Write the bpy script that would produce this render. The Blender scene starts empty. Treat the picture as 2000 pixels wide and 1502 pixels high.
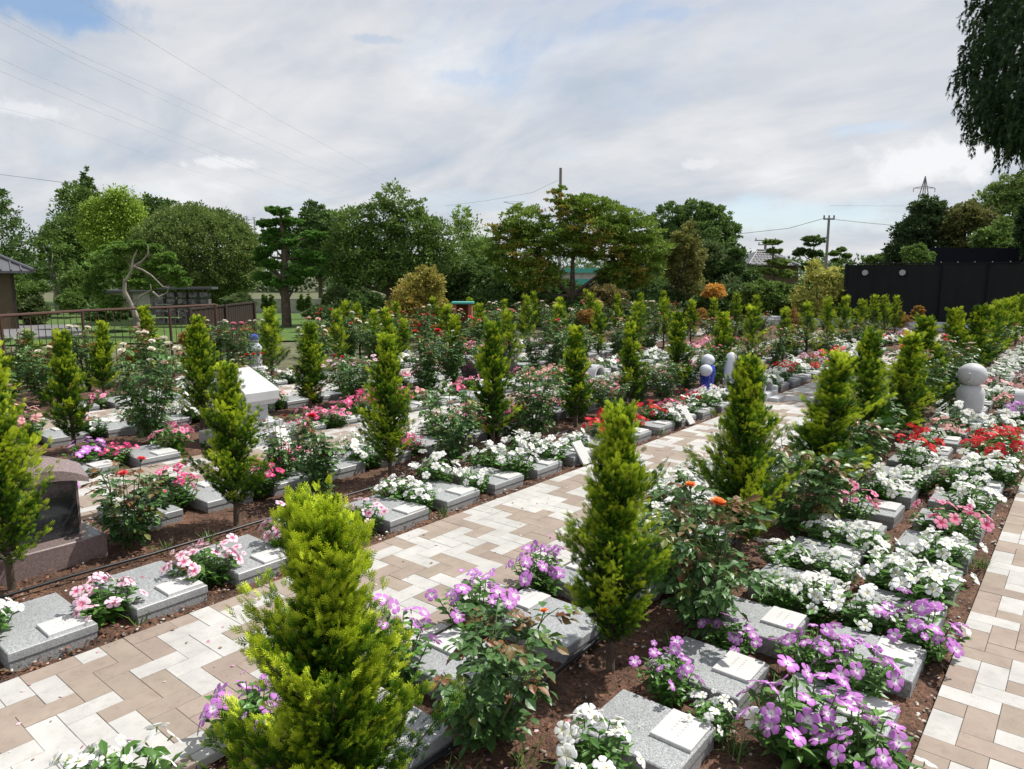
import bpy, math, random
import numpy as np
from mathutils import Vector, Matrix, Quaternion, Euler

# ------------------------------------------------------------------ camera, light, exposure
scene = bpy.context.scene
C = scene.collection
FPX = 1392.0; CAMH = 1.62; AZ = math.radians(39.3); TH = math.atan(216/FPX)
cd = bpy.data.cameras.new('camera'); cam = bpy.data.objects.new('camera', cd); C.objects.link(cam)
cd.sensor_width = 36; cd.lens = FPX/2000*36; cd.clip_start = .05; cd.clip_end = 3000
cam.location = (0, 0, CAMH); cam.rotation_euler = (math.pi/2-TH, 0, AZ)
scene.camera = cam

SUN_EL = math.radians(57); SUN_AZ = math.radians(28)      # azimuth measured from +Y towards +X
world = bpy.data.worlds.new('World'); scene.world = world; world.use_nodes = True
wn = world.node_tree.nodes; wl = world.node_tree.links; wn.clear()
def N(t, tree=None, **kw):
    n = (tree or wn).new(t)
    for k, v in kw.items(): setattr(n, k, v)
    return n
w_out = N('ShaderNodeOutputWorld'); sky = N('ShaderNodeTexSky', sky_type='NISHITA')
sky.sun_disc = False; sky.sun_elevation = SUN_EL; sky.sun_rotation = SUN_AZ
sky.air_density = 1.0; sky.dust_density = .2; sky.ozone_density = 2.0
bg1 = N('ShaderNodeBackground'); bg1.inputs[1].default_value = .13
bg2 = N('ShaderNodeBackground'); bg2.inputs[1].default_value = .60
wl.new(sky.outputs[0], bg1.inputs[0])
tc = N('ShaderNodeTexCoord'); sep = N('ShaderNodeSeparateXYZ'); wl.new(tc.outputs['Generated'], sep.inputs[0])
def M(op, a, b=None, clamp=False):
    n = N('ShaderNodeMath', operation=op); n.use_clamp = clamp
    for i, v in enumerate((a, b)):
        if v is None: continue
        if isinstance(v, (int, float)): n.inputs[i].default_value = v
        else: wl.new(v, n.inputs[i])
    return n.outputs[0]
zz = M('ADD', M('MAXIMUM', sep.outputs[2], 0.0), .26)
cmb = N('ShaderNodeCombineXYZ')
wl.new(M('DIVIDE', sep.outputs[0], zz), cmb.inputs[0]); wl.new(M('DIVIDE', sep.outputs[1], zz), cmb.inputs[1])
def wnoise(scale, detail, rough, off=(0, 0, 0), dist=0.0, sc=(1, 1, 1)):
    mp = N('ShaderNodeMapping'); mp.inputs['Location'].default_value = off; mp.inputs['Scale'].default_value = sc
    wl.new(cmb.outputs[0], mp.inputs[0])
    n = N('ShaderNodeTexNoise'); n.inputs['Scale'].default_value = scale; n.inputs['Detail'].default_value = detail
    n.inputs['Roughness'].default_value = rough; n.inputs['Distortion'].default_value = dist
    wl.new(mp.outputs[0], n.inputs[0]); return n.outputs[0]
def ramp(inp, stops):
    r = N('ShaderNodeValToRGB'); wl.new(inp, r.inputs[0]); cr = r.color_ramp
    while len(cr.elements) < len(stops): cr.elements.new(.5)
    for e, (p, c) in zip(cr.elements, stops): e.position = p; e.color = (*c, 1) if len(c) == 3 else c
    return r.outputs[0]
cov = wnoise(1.15, 10, .62, (3.1, 1.7, 0), .25)
covr = ramp(cov, [(.28, (.45,)*3), (.36, (.8,)*3), (.44, (.97,)*3)])
shade = wnoise(1.7, 8, .55, (9.3, 4.2, 0), .3, (1, 1.5, 1))
shr = ramp(shade, [(.26, (.66, .79, .95)), (.42, (.88, .93, 1.02)), (.56, (1.06, 1.08, 1.12)), (.72, (1.26, 1.27, 1.28))])
def puff(px, py, rw, rh, k):
    # a bright cumulus in one direction of the sky
    cx, cy = (px-1000)/FPX, -(py-751)/FPX; f = math.cos(TH)+cy*math.sin(TH); u = -math.sin(TH)+cy*math.cos(TH)
    v = Vector((cx*math.cos(AZ)-f*math.sin(AZ), cx*math.sin(AZ)+f*math.cos(AZ), u)).normalized()
    right = Vector((v.y, -v.x, 0)).normalized()
    dt = N('ShaderNodeVectorMath', operation='DOT_PRODUCT'); wl.new(tc.outputs['Generated'], dt.inputs[0]); dt.inputs[1].default_value = right/rw
    dz = M('DIVIDE', M('SUBTRACT', sep.outputs[2], v.z), rh)
    fr = N('ShaderNodeVectorMath', operation='DOT_PRODUCT'); wl.new(tc.outputs['Generated'], fr.inputs[0]); fr.inputs[1].default_value = v
    n = N('ShaderNodeTexNoise'); n.inputs['Scale'].default_value = 1.5/rw; n.inputs['Detail'].default_value = 7; n.inputs['Roughness'].default_value = .6; wl.new(tc.outputs['Generated'], n.inputs[0])
    d = M('SQRT', M('ADD', M('POWER', M('ABSOLUTE', dt.outputs['Value']), 2.0), M('POWER', M('ABSOLUTE', dz), 2.0)))
    d = M('ADD', d, M('MULTIPLY', M('SUBTRACT', n.outputs[0], .5), 2.6))
    m = N('ShaderNodeMapRange'); m.interpolation_type = 'SMOOTHSTEP'; wl.new(d, m.inputs[0]); m.inputs[1].default_value = 1.05; m.inputs[2].default_value = .35
    m.inputs[3].default_value = 0; m.inputs[4].default_value = k
    return M('MULTIPLY', m.outputs[0], M('GREATER_THAN', fr.outputs['Value'], 0.0))
cloudc = shr
for a_ in ((1810, 312, .085, .034, 1.0), (425, 318, .045, .009, .8), (60, 215, .05, .012, .6), (1365, 320, .03, .008, .5)):
    mx = N('ShaderNodeMix'); mx.data_type = 'RGBA'; wl.new(puff(*a_), mx.inputs[0]); wl.new(cloudc, mx.inputs[6]); mx.inputs[7].default_value = (1.33, 1.34, 1.36, 1); cloudc = mx.outputs[2]
wl.new(cloudc, bg2.inputs[0])
mixw = N('ShaderNodeMixShader')
cv = covr
for a_ in ((40, 0, .12, .032, .85), (175, 45, .05, .012, .4), (738, 76, .030, .006, .30), (905, 150, .05, .012, .28), (1310, 25, .05, .010, .3), (1560, 425, .22, .030, .45), (960, 395, .16, .016, .2), (1700, 250, .06, .010, .25)):
    cv = M('MULTIPLY', cv, M('SUBTRACT', 1.0, puff(*a_)))
wl.new(cv, mixw.inputs[0])
wl.new(bg1.outputs[0], mixw.inputs[1]); wl.new(bg2.outputs[0], mixw.inputs[2])
wl.new(mixw.outputs[0], w_out.inputs[0])
sd = bpy.data.lights.new('sun', 'SUN'); sd.energy = 5.0; sd.angle = math.radians(.55); sd.color = (1, .955, .88)
sun = bpy.data.objects.new('sun', sd); C.objects.link(sun)
sdir = Vector((math.sin(SUN_AZ)*math.cos(SUN_EL), math.cos(SUN_AZ)*math.cos(SUN_EL), math.sin(SUN_EL)))
sun.rotation_euler = sdir.to_track_quat('Z', 'Y').to_euler()
scene.view_settings.view_transform = 'Standard'; scene.view_settings.look = 'None'
scene.view_settings.exposure = .22; scene.view_settings.gamma = 1
scene.render.engine = 'CYCLES'
scene.cycles.max_bounces = 6; scene.cycles.transparent_max_bounces = 8

# ------------------------------------------------------------------ photo point -> place on the ground
def ray(px, py):
    cx = (px-1000)/FPX; cy = -(py-751)/FPX
    return cx, math.cos(TH)+cy*math.sin(TH), -math.sin(TH)+cy*math.cos(TH)
def G(px, py, z=0.0):
    r, f, u = ray(px, py); t = (z-CAMH)/u
    return (r*t*math.cos(AZ)-f*t*math.sin(AZ), r*t*math.sin(AZ)+f*t*math.cos(AZ))
def at3(px, py, D):
    r, f, u = ray(px, py); t = D/f
    return (r*t*math.cos(AZ)-D*math.sin(AZ), r*t*math.sin(AZ)+D*math.cos(AZ), CAMH+u*t)
def at(px, D):
    p = at3(px, 535, D); return (p[0], p[1])
def hz(py, D):
    r, f, u = ray(1000, py); return CAMH+u*D/f
def proj(X, Y, Z=0):
    F = -X*math.sin(AZ)+Y*math.cos(AZ); R = X*math.cos(AZ)+Y*math.sin(AZ); up = Z-CAMH
    fw = F*math.cos(TH)-up*math.sin(TH); u = F*math.sin(TH)+up*math.cos(TH)
    if fw < .05: return (-9999, 9999)
    return (1000+FPX*R/fw, 751-FPX*u/fw)
def depth(X, Y): return -X*math.sin(AZ)+Y*math.cos(AZ)

# ------------------------------------------------------------------ materials
def mat(name, col=None, rough=.6, attr=False, trans=0.0, spec=.4, noise=None, bump=None, metal=0, coat=0):
    m = bpy.data.materials.new(name); m.use_nodes = True
    t = m.node_tree; nd = t.nodes; ln = t.links; b = nd['Principled BSDF']; out = nd['Material Output']
    b.inputs['Roughness'].default_value = rough; b.inputs['Specular IOR Level'].default_value = spec
    b.inputs['Metallic'].default_value = metal; b.inputs['Coat Weight'].default_value = coat
    csock = None
    if attr:
        a = nd.new('ShaderNodeAttribute'); a.attribute_name = 'col'; csock = a.outputs['Color']
    elif col: b.inputs['Base Color'].default_value = (*col, 1)
    tco = nd.new('ShaderNodeTexCoord')
    if noise:      # list of (scale, detail, stops or (lo, hi) multiplier)
        for (sc, det, lo, hi, plo, phi) in noise:
            n = nd.new('ShaderNodeTexNoise'); n.inputs['Scale'].default_value = sc; n.inputs['Detail'].default_value = det
            ln.new(tco.outputs['Object'], n.inputs[0])
            r = nd.new('ShaderNodeValToRGB'); r.color_ramp.elements[0].position = plo; r.color_ramp.elements[1].position = phi
            r.color_ramp.elements[0].color = (*lo, 1) if isinstance(lo, tuple) else (lo, lo, lo, 1)
            r.color_ramp.elements[1].color = (*hi, 1) if isinstance(hi, tuple) else (hi, hi, hi, 1)
            ln.new(n.outputs[0], r.inputs[0])
            mx = nd.new('ShaderNodeMix'); mx.data_type = 'RGBA'; mx.blend_type = 'MULTIPLY'; mx.inputs[0].default_value = 1
            if csock: ln.new(csock, mx.inputs[6])
            else: mx.inputs[6].default_value = (*col, 1)
            ln.new(r.outputs[0], mx.inputs[7]); csock = mx.outputs[2]
    if csock: ln.new(csock, b.inputs['Base Color'])
    if bump:
        n = nd.new('ShaderNodeTexNoise'); n.inputs['Scale'].default_value = bump[0]; n.inputs['Detail'].default_value = 6
        ln.new(tco.outputs['Object'], n.inputs[0])
        bp = nd.new('ShaderNodeBump'); bp.inputs['Strength'].default_value = bump[1]; bp.inputs['Distance'].default_value = bump[2]
        ln.new(n.outputs[0], bp.inputs['Height']); ln.new(bp.outputs[0], b.inputs['Normal'])
    if trans:
        tr = nd.new('ShaderNodeBsdfTranslucent'); ms = nd.new('ShaderNodeMixShader'); ms.inputs[0].default_value = trans
        if csock: ln.new(csock, tr.inputs[0])
        else: tr.inputs[0].default_value = (*col, 1)
        ln.new(b.outputs[0], ms.inputs[1]); ln.new(tr.outputs[0], ms.inputs[2]); ln.new(ms.outputs[0], out.inputs[0])
    return m
m_cyp = mat('cypress_foliage', attr=True, rough=.65, trans=.15, spec=.15)
m_leaf = mat('leaf', attr=True, rough=.42, trans=.22, spec=.45)
m_petal = mat('petal', attr=True, rough=.6, trans=.25, spec=.2)
m_tree = mat('tree_leaf', attr=True, rough=.55, trans=.30, spec=.3)
m_bark = mat('bark', (.10, .075, .055), .9, noise=[(9, 6, .5, 1.4, .3, .7)], bump=(30, .6, .02))
m_barkp = mat('bark_pale', (.27, .24, .20), .9, noise=[(7, 6, .5, 1.3, .3, .7)], bump=(25, .6, .02))
m_stem = mat('green_stem', (.10, .15, .045), .6)
m_gran = mat('grey_granite', (.36, .375, .385), .42, spec=.5, noise=[(420, 3, .35, 1.35, .38, .62), (130, 3, .8, 1.15, .35, .65), (6, 3, .88, 1.08, .3, .7)])
m_granr = mat('rough_granite', (.30, .305, .31), .75, noise=[(420, 3, .45, 1.35, .38, .62), (110, 3, .75, 1.2, .35, .65)], bump=(220, .5, .002))
m_white = mat('white_granite', (.56, .56, .555), .5, noise=[(380, 3, .78, 1.08, .38, .6), (8, 3, .92, 1.04, .3, .7)])
m_mgran = mat('pale_granite', (.50, .51, .53), .55, noise=[(300, 3, .72, 1.12, .38, .6), (10, 3, .9, 1.06, .3, .7)])
m_brown = mat('brown_granite', (.205, .155, .15), .25, spec=.5, noise=[(330, 3, .55, 1.4, .38, .62), (90, 2, .85, 1.15, .35, .65)], coat=.3)
m_blackg = mat('black_granite', (.022, .024, .027), .12, spec=.6, noise=[(300, 2, .6, 1.8, .4, .65)], coat=.4)
m_blue = mat('blue_glaze', (.02, .045, .42), .15, spec=.6, coat=.6, noise=[(30, 3, .6, 1.3, .3, .7)])
m_cer = mat('white_glaze', (.62, .66, .74), .25, spec=.5, coat=.3)
m_gold = mat('gold_trim', (.55, .36, .12), .35, metal=.4)
m_steel = mat('steel', (.6, .6, .58), .2, metal=1)
m_soil = mat('soil', (.115, .062, .040), .95, noise=[(55, 8, .45, 1.5, .3, .7), (3.5, 5, .55, 1.35, .35, .65), (260, 4, .6, 1.5, .35, .7)], bump=(90, .8, .02))
m_mulch = mat('mulch', attr=True, rough=.9)
m_peb = mat('pebble', attr=True, rough=.8)
m_paver = mat('paver', attr=True, rough=.88, spec=.25, noise=[(420, 3, .86, 1.10, .3, .7), (9, 4, .90, 1.07, .3, .7), (1.3, 5, .90, 1.05, .3, .7), (28, 6, (.90, .88, .85), (1.0, 1.0, 1.0), .30, .46)], bump=(500, .25, .001))
m_sand = mat('joint_sand', (.14, .115, .09), .95)
m_grass = mat('lawn', (.085, .155, .03), .9, noise=[(25, 6, .55, 1.35, .3, .7), (2, 3, .8, 1.2, .3, .7)], bump=(80, .8, .03))
m_field = mat('ground_earth', (.11, .115, .06), .95, noise=[(3, 6, .6, 1.3, .3, .7)], bump=(20, .6, .03))
m_asph = mat('asphalt', (.17, .17, .175), .9, noise=[(60, 5, .8, 1.15, .3, .7)])
m_rail = mat('brown_rail', (.085, .045, .034), .55, spec=.25)
m_dwood = mat('dark_wood', (.035, .025, .02), .6)
m_conc = mat('concrete', (.42, .40, .38), .9, noise=[(4, 6, .75, 1.1, .3, .7)])
m_tile = mat('roof_tile', (.085, .085, .095), .42, spec=.6)
m_wall = mat('ochre_wall', (.11, .085, .05), .9, noise=[(5, 4, .85, 1.1, .3, .7)])
m_cont = mat('dark_steel', (.006, .009, .010), .6, spec=.2, noise=[(2, 4, .8, 1.2, .3, .7)])
m_navy = mat('dark_roof', (.004, .006, .012), .7, spec=.15)
m_vent = mat('vent_grey', (.33, .36, .37), .5)
m_pole = mat('pole_concrete', (.22, .20, .20), .85)
m_wire = mat('wire', (.42, .44, .48), .6)
m_teal = mat('teal_sheet', (.07, .34, .30), .6)
m_brick = mat('red_brick', (.33, .12, .06), .85)
m_hose = mat('black_hose', (.015, .015, .018), .4)
m_tie = mat('blue_ribbon', (.01, .03, .45), .5)
m_stone = mat('dark_stone', (.12, .115, .12), .85, noise=[(7, 5, .4, 1.7, .35, .65)], bump=(12, .8, .05))
m_net = mat('net_grey', (.35, .38, .42), .8)

# ------------------------------------------------------------------ mesh helpers
rng = np.random.default_rng(7)
class MB:
    """collects arrays of vertices and faces (quads / tris), per-vertex colour, per-face material"""
    def __init__(s): s.V = []; s.F = []; s.n = 0; s.col = []; s.mi = []; s.hascol = False
    def add(s, V, F, col=None, mi=0):
        V = np.asarray(V, float).reshape(-1, 3); s.V.append(V)
        if len(F) and not isinstance(F, np.ndarray) and len(set(len(f) for f in F)) > 1:
            for k in set(len(f) for f in F):
                a = np.array([f for f in F if len(f) == k]); s.F.append(a+s.n); s.mi.append(np.full(len(a), mi))
        else:
            a = np.asarray(F); s.F.append(a+s.n); s.mi.append(np.full(len(a), mi))
        if col is not None: s.hascol = True; s.col.append(np.broadcast_to(np.asarray(col, float), (len(V), 3)))
        else: s.col.append(np.full((len(V), 3), .5))
        s.n += len(V); return s
    def box(s, x0, x1, y0, y1, z0, z1, mi=0, col=None, bev=0.0):
        if bev <= 0:
            V = [(x, y, z) for z in (z0, z1) for (x, y) in ((x0, y0), (x1, y0), (x1, y1), (x0, y1))]
            return s.add(V, [(3, 2, 1, 0), (4, 5, 6, 7), (0, 1, 5, 4), (1, 2, 6, 5), (2, 3, 7, 6), (3, 0, 4, 7)], col, mi)
        b = bev
        V = []
        for (i, z) in ((0, z0), (0, z1-b), (b, z1)):
            V += [(x0+i, y0+i, z), (x1-i, y0+i, z), (x1-i, y1-i, z), (x0+i, y1-i, z)]
        F = [(3, 2, 1, 0), (8, 9, 10, 11)]
        for k in (0, 4):
            for j in range(4): F.append((k+j, k+(j+1) % 4, k+4+(j+1) % 4, k+4+j))
        return s.add(V, F, col, mi)
    def tube(s, pts, rad, k=6, mi=0, col=None, cap=True):
        P = [Vector(p) for p in pts]; n = len(P)
        if isinstance(rad, (int, float)): rad = [rad]*n
        V = []; prev = None
        for i in range(n):
            d = (P[min(i+1, n-1)]-P[max(i-1, 0)]).normalized()
            if prev is None:
                a = d.orthogonal().normalized()
            else:
                a = (prev-d*prev.dot(d))
                a = a.normalized() if a.length > 1e-6 else d.orthogonal().normalized()
            prev = a; b = d.cross(a)
            for j in range(k):
                t = 2*math.pi*j/k; V.append(P[i]+(a*math.cos(t)+b*math.sin(t))*rad[i])
        F = [(i*k+j, i*k+(j+1) % k, (i+1)*k+(j+1) % k, (i+1)*k+j) for i in range(n-1) for j in range(k)]
        s.add(V, F, col, mi)
        if cap:
            s.add([V[j] for j in range(k)], [tuple(reversed(range(k)))], col, mi)
            s.add([V[(n-1)*k+j] for j in range(k)], [tuple(range(k))], col, mi)
        return s
    def lathe(s, prof, k=24, mi=0, cen=(0, 0), sx=1, sy=1, col=None):
        V = []; n = len(prof)
        for (r, z) in prof:
            for j in range(k):
                t = 2*math.pi*j/k; V.append((cen[0]+r*sx*math.cos(t), cen[1]+r*sy*math.sin(t), z))
        F = [(i*k+j, i*k+(j+1) % k, (i+1)*k+(j+1) % k, (i+1)*k+j) for i in range(n-1) for j in range(k)]
        s.add(V, F, col, mi); s.add([V[j] for j in range(k)], [tuple(reversed(range(k)))], col, mi)
        return s.add([V[(n-1)*k+j] for j in range(k)], [tuple(range(k))], col, mi)
    def ball(s, c, r, mi=0, k=20, n=12, col=None):
        if isinstance(r, (int, float)): r = (r, r, r)
        V = []
        for i in range(n+1):
            p = math.pi*i/n
            for j in range(k):
                t = 2*math.pi*j/k
                V.append((c[0]+r[0]*math.sin(p)*math.cos(t), c[1]+r[1]*math.sin(p)*math.sin(t), c[2]-r[2]*math.cos(p)))
        F = [(i*k+j, i*k+(j+1) % k, (i+1)*k+(j+1) % k, (i+1)*k+j) for i in range(n) for j in range(k)]
        return s.add(V, F, col, mi)
    def inst(s, T, R, P, S, col, mi=0):
        """template T=(V,F) copied with rotations R (n,3,3), positions P (n,3), scales S (n,) or (n,3); col (n,k,3)"""
        tv, tf = T; n = len(P); k = len(tv)
        S = np.asarray(S, float); S = S[:, None, None] if S.ndim == 1 else S[:, None, :]
        V = np.einsum('nij,nkj->nki', R, tv[None]*S)+P[:, None, :]
        F = (tf[None]+(np.arange(n)*k)[:, None, None]).reshape(-1, tf.shape[1])
        return s.add(V.reshape(-1, 3), F, col.reshape(-1, 3), mi)
    def mesh(s, name, mats, smooth=False):
        me = bpy.data.meshes.new(name)
        V = np.concatenate(s.V); me.vertices.add(len(V)); me.vertices.foreach_set('co', V.astype(np.float32).ravel())
        sizes = np.concatenate([np.full(len(f), f.shape[1]) for f in s.F]); idx = np.concatenate([f.ravel() for f in s.F])
        me.loops.add(len(idx)); me.loops.foreach_set('vertex_index', idx.astype(np.int32))
        me.polygons.add(len(sizes)); st = np.concatenate([[0], np.cumsum(sizes)[:-1]])
        me.polygons.foreach_set('loop_start', st.astype(np.int32))
        me.polygons.foreach_set('material_index', np.concatenate(s.mi).astype(np.int32))
        me.update(calc_edges=True)
        if s.hascol:
            a = me.color_attributes.new('col', 'FLOAT_COLOR', 'POINT'); c = np.concatenate(s.col)
            a.data.foreach_set('color', np.concatenate([np.clip(c, 0, 1), np.ones((len(c), 1))], 1).astype(np.float32).ravel())
        for m in (mats if isinstance(mats, (list, tuple)) else [mats]): me.materials.append(m)
        me.polygons.foreach_set('use_smooth', np.full(len(sizes), bool(smooth)))
        me.validate(); return me
    def obj(s, name, mats, parent=None, smooth=False, loc=None):
        return mk(name, s.mesh(name, mats, smooth), parent, loc)
def mk(name, me, parent=None, loc=None, rot=None, sc=None):
    o = bpy.data.objects.new(name, me); C.objects.link(o)
    if parent: o.parent = parent
    if loc is not None: o.location = loc
    if rot is not None: o.rotation_euler = rot
    if sc is not None: o.scale = sc
    return o
def tag(o, label, cat, group=None, kind=None):
    if label: o['label'] = label
    if cat: o['category'] = cat
    if group: o['group'] = group
    if kind: o['kind'] = kind
    return o
def thing(name, label, cat, loc=(0, 0, 0), rz=0, group=None, sc=None):
    o = bpy.data.objects.new(name, None); C.objects.link(o); o.empty_display_size = .1
    o.location = loc; o.rotation_euler = (0, 0, rz)
    if sc: o.scale = sc
    return tag(o, label, cat, group)
def struct(mb, name, mats, smooth=False):
    o = mb.obj(name, mats, None, smooth); o['kind'] = 'structure'; return o
_u = ['', 'first', 'second', 'third', 'fourth', 'fifth', 'sixth', 'seventh', 'eighth', 'ninth']
ORD = _u+['tenth', 'eleventh', 'twelfth', 'thirteenth', 'fourteenth', 'fifteenth', 'sixteenth', 'seventeenth', 'eighteenth', 'nineteenth']
for a_, b_ in (('twenty', 'twentieth'), ('thirty', 'thirtieth'), ('forty', 'fortieth'), ('fifty', 'fiftieth'), ('sixty', 'sixtieth'), ('seventy', 'seventieth'), ('eighty', 'eightieth'), ('ninety', 'ninetieth')):
    ORD += [b_]+[a_+'-'+q for q in _u[1:]]
def nrm(a): return a/np.maximum(np.linalg.norm(a, axis=-1, keepdims=True), 1e-9)
def frames(d, up):
    """rotation matrices with local Y along d and local Z near up"""
    d = nrm(d); x = np.cross(d, up); bad = np.linalg.norm(x, axis=1) < 1e-4
    x[bad] = np.cross(d[bad], np.array([.3, .9, .1])); x = nrm(x); z = np.cross(x, d)
    return np.stack([x, d, z], axis=2)
def lerp(a, b, t): return np.asarray(a)*(1-t)+np.asarray(b)*t

# ------------------------------------------------------------------ leaf / flower templates
def frond_template(nb=6):
    V = []; F = []; tt = []
    def sliver(a, b, w):
        d = (b-a); p = np.array([-d[1], d[0], 0]); p = p/np.linalg.norm(p)*w
        m = a*.45+b*.55; k = len(V)
        V.extend([a, m+p+np.array([0, 0, w*.5]), b, m-p+np.array([0, 0, w*.5])]); F.append((k, k+3, k+2, k+1)); tt.extend([a[1], m[1]+.1, b[1]+.1, m[1]+.1])
    sliver(np.array([0, 0, 0.]), np.array([0, 1., -.05]), .036)
    for i in range(nb):
        y = .12+.72*i/nb; L = .48*(1-y*.72)
        for sgn in (-1, 1):
            a = np.array([0, y, 0.]); b = np.array([sgn*L*.62, y+L*.80, -.06*(1 if i % 2 else -1)])
            sliver(a, b, .034)
            if i < nb-2:
                m = a*.5+b*.5; c = m+np.array([sgn*L*.36, L*.12, .03]); sliver(m, c, .027)
    return (np.array(V), np.array(F)), np.clip(np.array(tt), 0, 1)
FR, FRt = frond_template(7); FRs, FRst = frond_template(3)
def leaf_template(w=.3, fold=.12, droop=.12):
    V = [(0, 0, 0), (-w*.8, .28, fold*.6), (0, .3, 0), (w*.8, .28, fold*.6), (-w, .6, fold-droop*.4), (0, .62, -droop*.3), (w, .6, fold-droop*.4), (0, 1, -droop)]
    F4 = [(0, 3, 2, 1)[::-1], (1, 2, 5, 4)[::-1], (2, 3, 6, 5)[::-1]]
    V = np.array(V, float)
    F = np.array([(0, 2, 1, 1), (0, 3, 2, 2), (1, 2, 5, 4), (2, 3, 6, 5), (4, 5, 7, 7), (5, 6, 7, 7)])
    # degenerate quads -> use tris only
    T = np.array([(0, 2, 1), (0, 3, 2), (1, 2, 5), (1, 5, 4), (2, 3, 6), (2, 6, 5), (4, 5, 7), (5, 6, 7)])
    return (V, T)
LF_rose = leaf_template(.32); LF_vin = leaf_template(.21, .08, .16)
def petal5(r=1.0):
    """five overlapping rounded petals, local Z up; returns verts, tris, mask of centre"""
    V = []; F = []; cen = []
    for i in range(5):
        a = 2*math.pi*i/5; ca, sa = math.cos(a), math.sin(a); k = len(V)
        for (x, y, z, c) in ((0, 0, -.03, 1), (.20, -.14, .02, .85), (.20, .14, .02, .85), (.45, -.27, .06, 0), (.48, 0, .09, .1), (.45, .27, .08, 0), (.78, -.43, .02, 0), (.88, 0, .07, 0), (.78, .41, .07, 0), (.98, -.20, -.04, 0), (1.0, .19, -.01, 0)):
            V.append((x*ca-y*sa, x*sa+y*ca, z+.012*i*(x > .3))); cen.append(c)
        for t in ((0, 1, 2), (1, 3, 4), (1, 4, 2), (2, 4, 5), (3, 6, 7), (3, 7, 4), (4, 7, 8), (4, 8, 5), (6, 9, 7), (7, 9, 10), (7, 10, 8)):
            F.append(tuple(k+q for q in t))
    return (np.array(V)*r, np.array(F)), np.array(cen)
P5, P5c = petal5()
def rose_bloom():
    V = []; F = []; tt = []
    for ring, (n, r0, tilt, size) in enumerate(((5, .50, .35, .62), (6, .36, .75, .56), (5, .22, 1.1, .48), (4, .10, 1.35, .40))):
        for i in range(n):
            a = 2*math.pi*(i+ring*.37)/n; ca, sa = math.cos(a), math.sin(a); k = len(V)
            for (u, v) in ((-.3, 0), (.3, 0), (-.62, .5), (.62, .5), (-.4, 1), (.4, 1), (0, .55)):
                rr = r0*.25+v*size*math.cos(tilt)+(.10 if v == 1 else 0); z = v*size*math.sin(tilt)+ring*.04
                y = u*size*1.05
                V.append((rr*ca-y*sa, rr*sa+y*ca, z)); tt.append(v)
            for t in ((0, 1, 6), (0, 6, 2), (1, 3, 6), (2, 6, 4), (6, 3, 5), (6, 5, 4)): F.append(tuple(k+q for q in t))
    return (np.array(V), np.array(F)), np.array(tt)
RB, RBt = rose_bloom()

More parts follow.
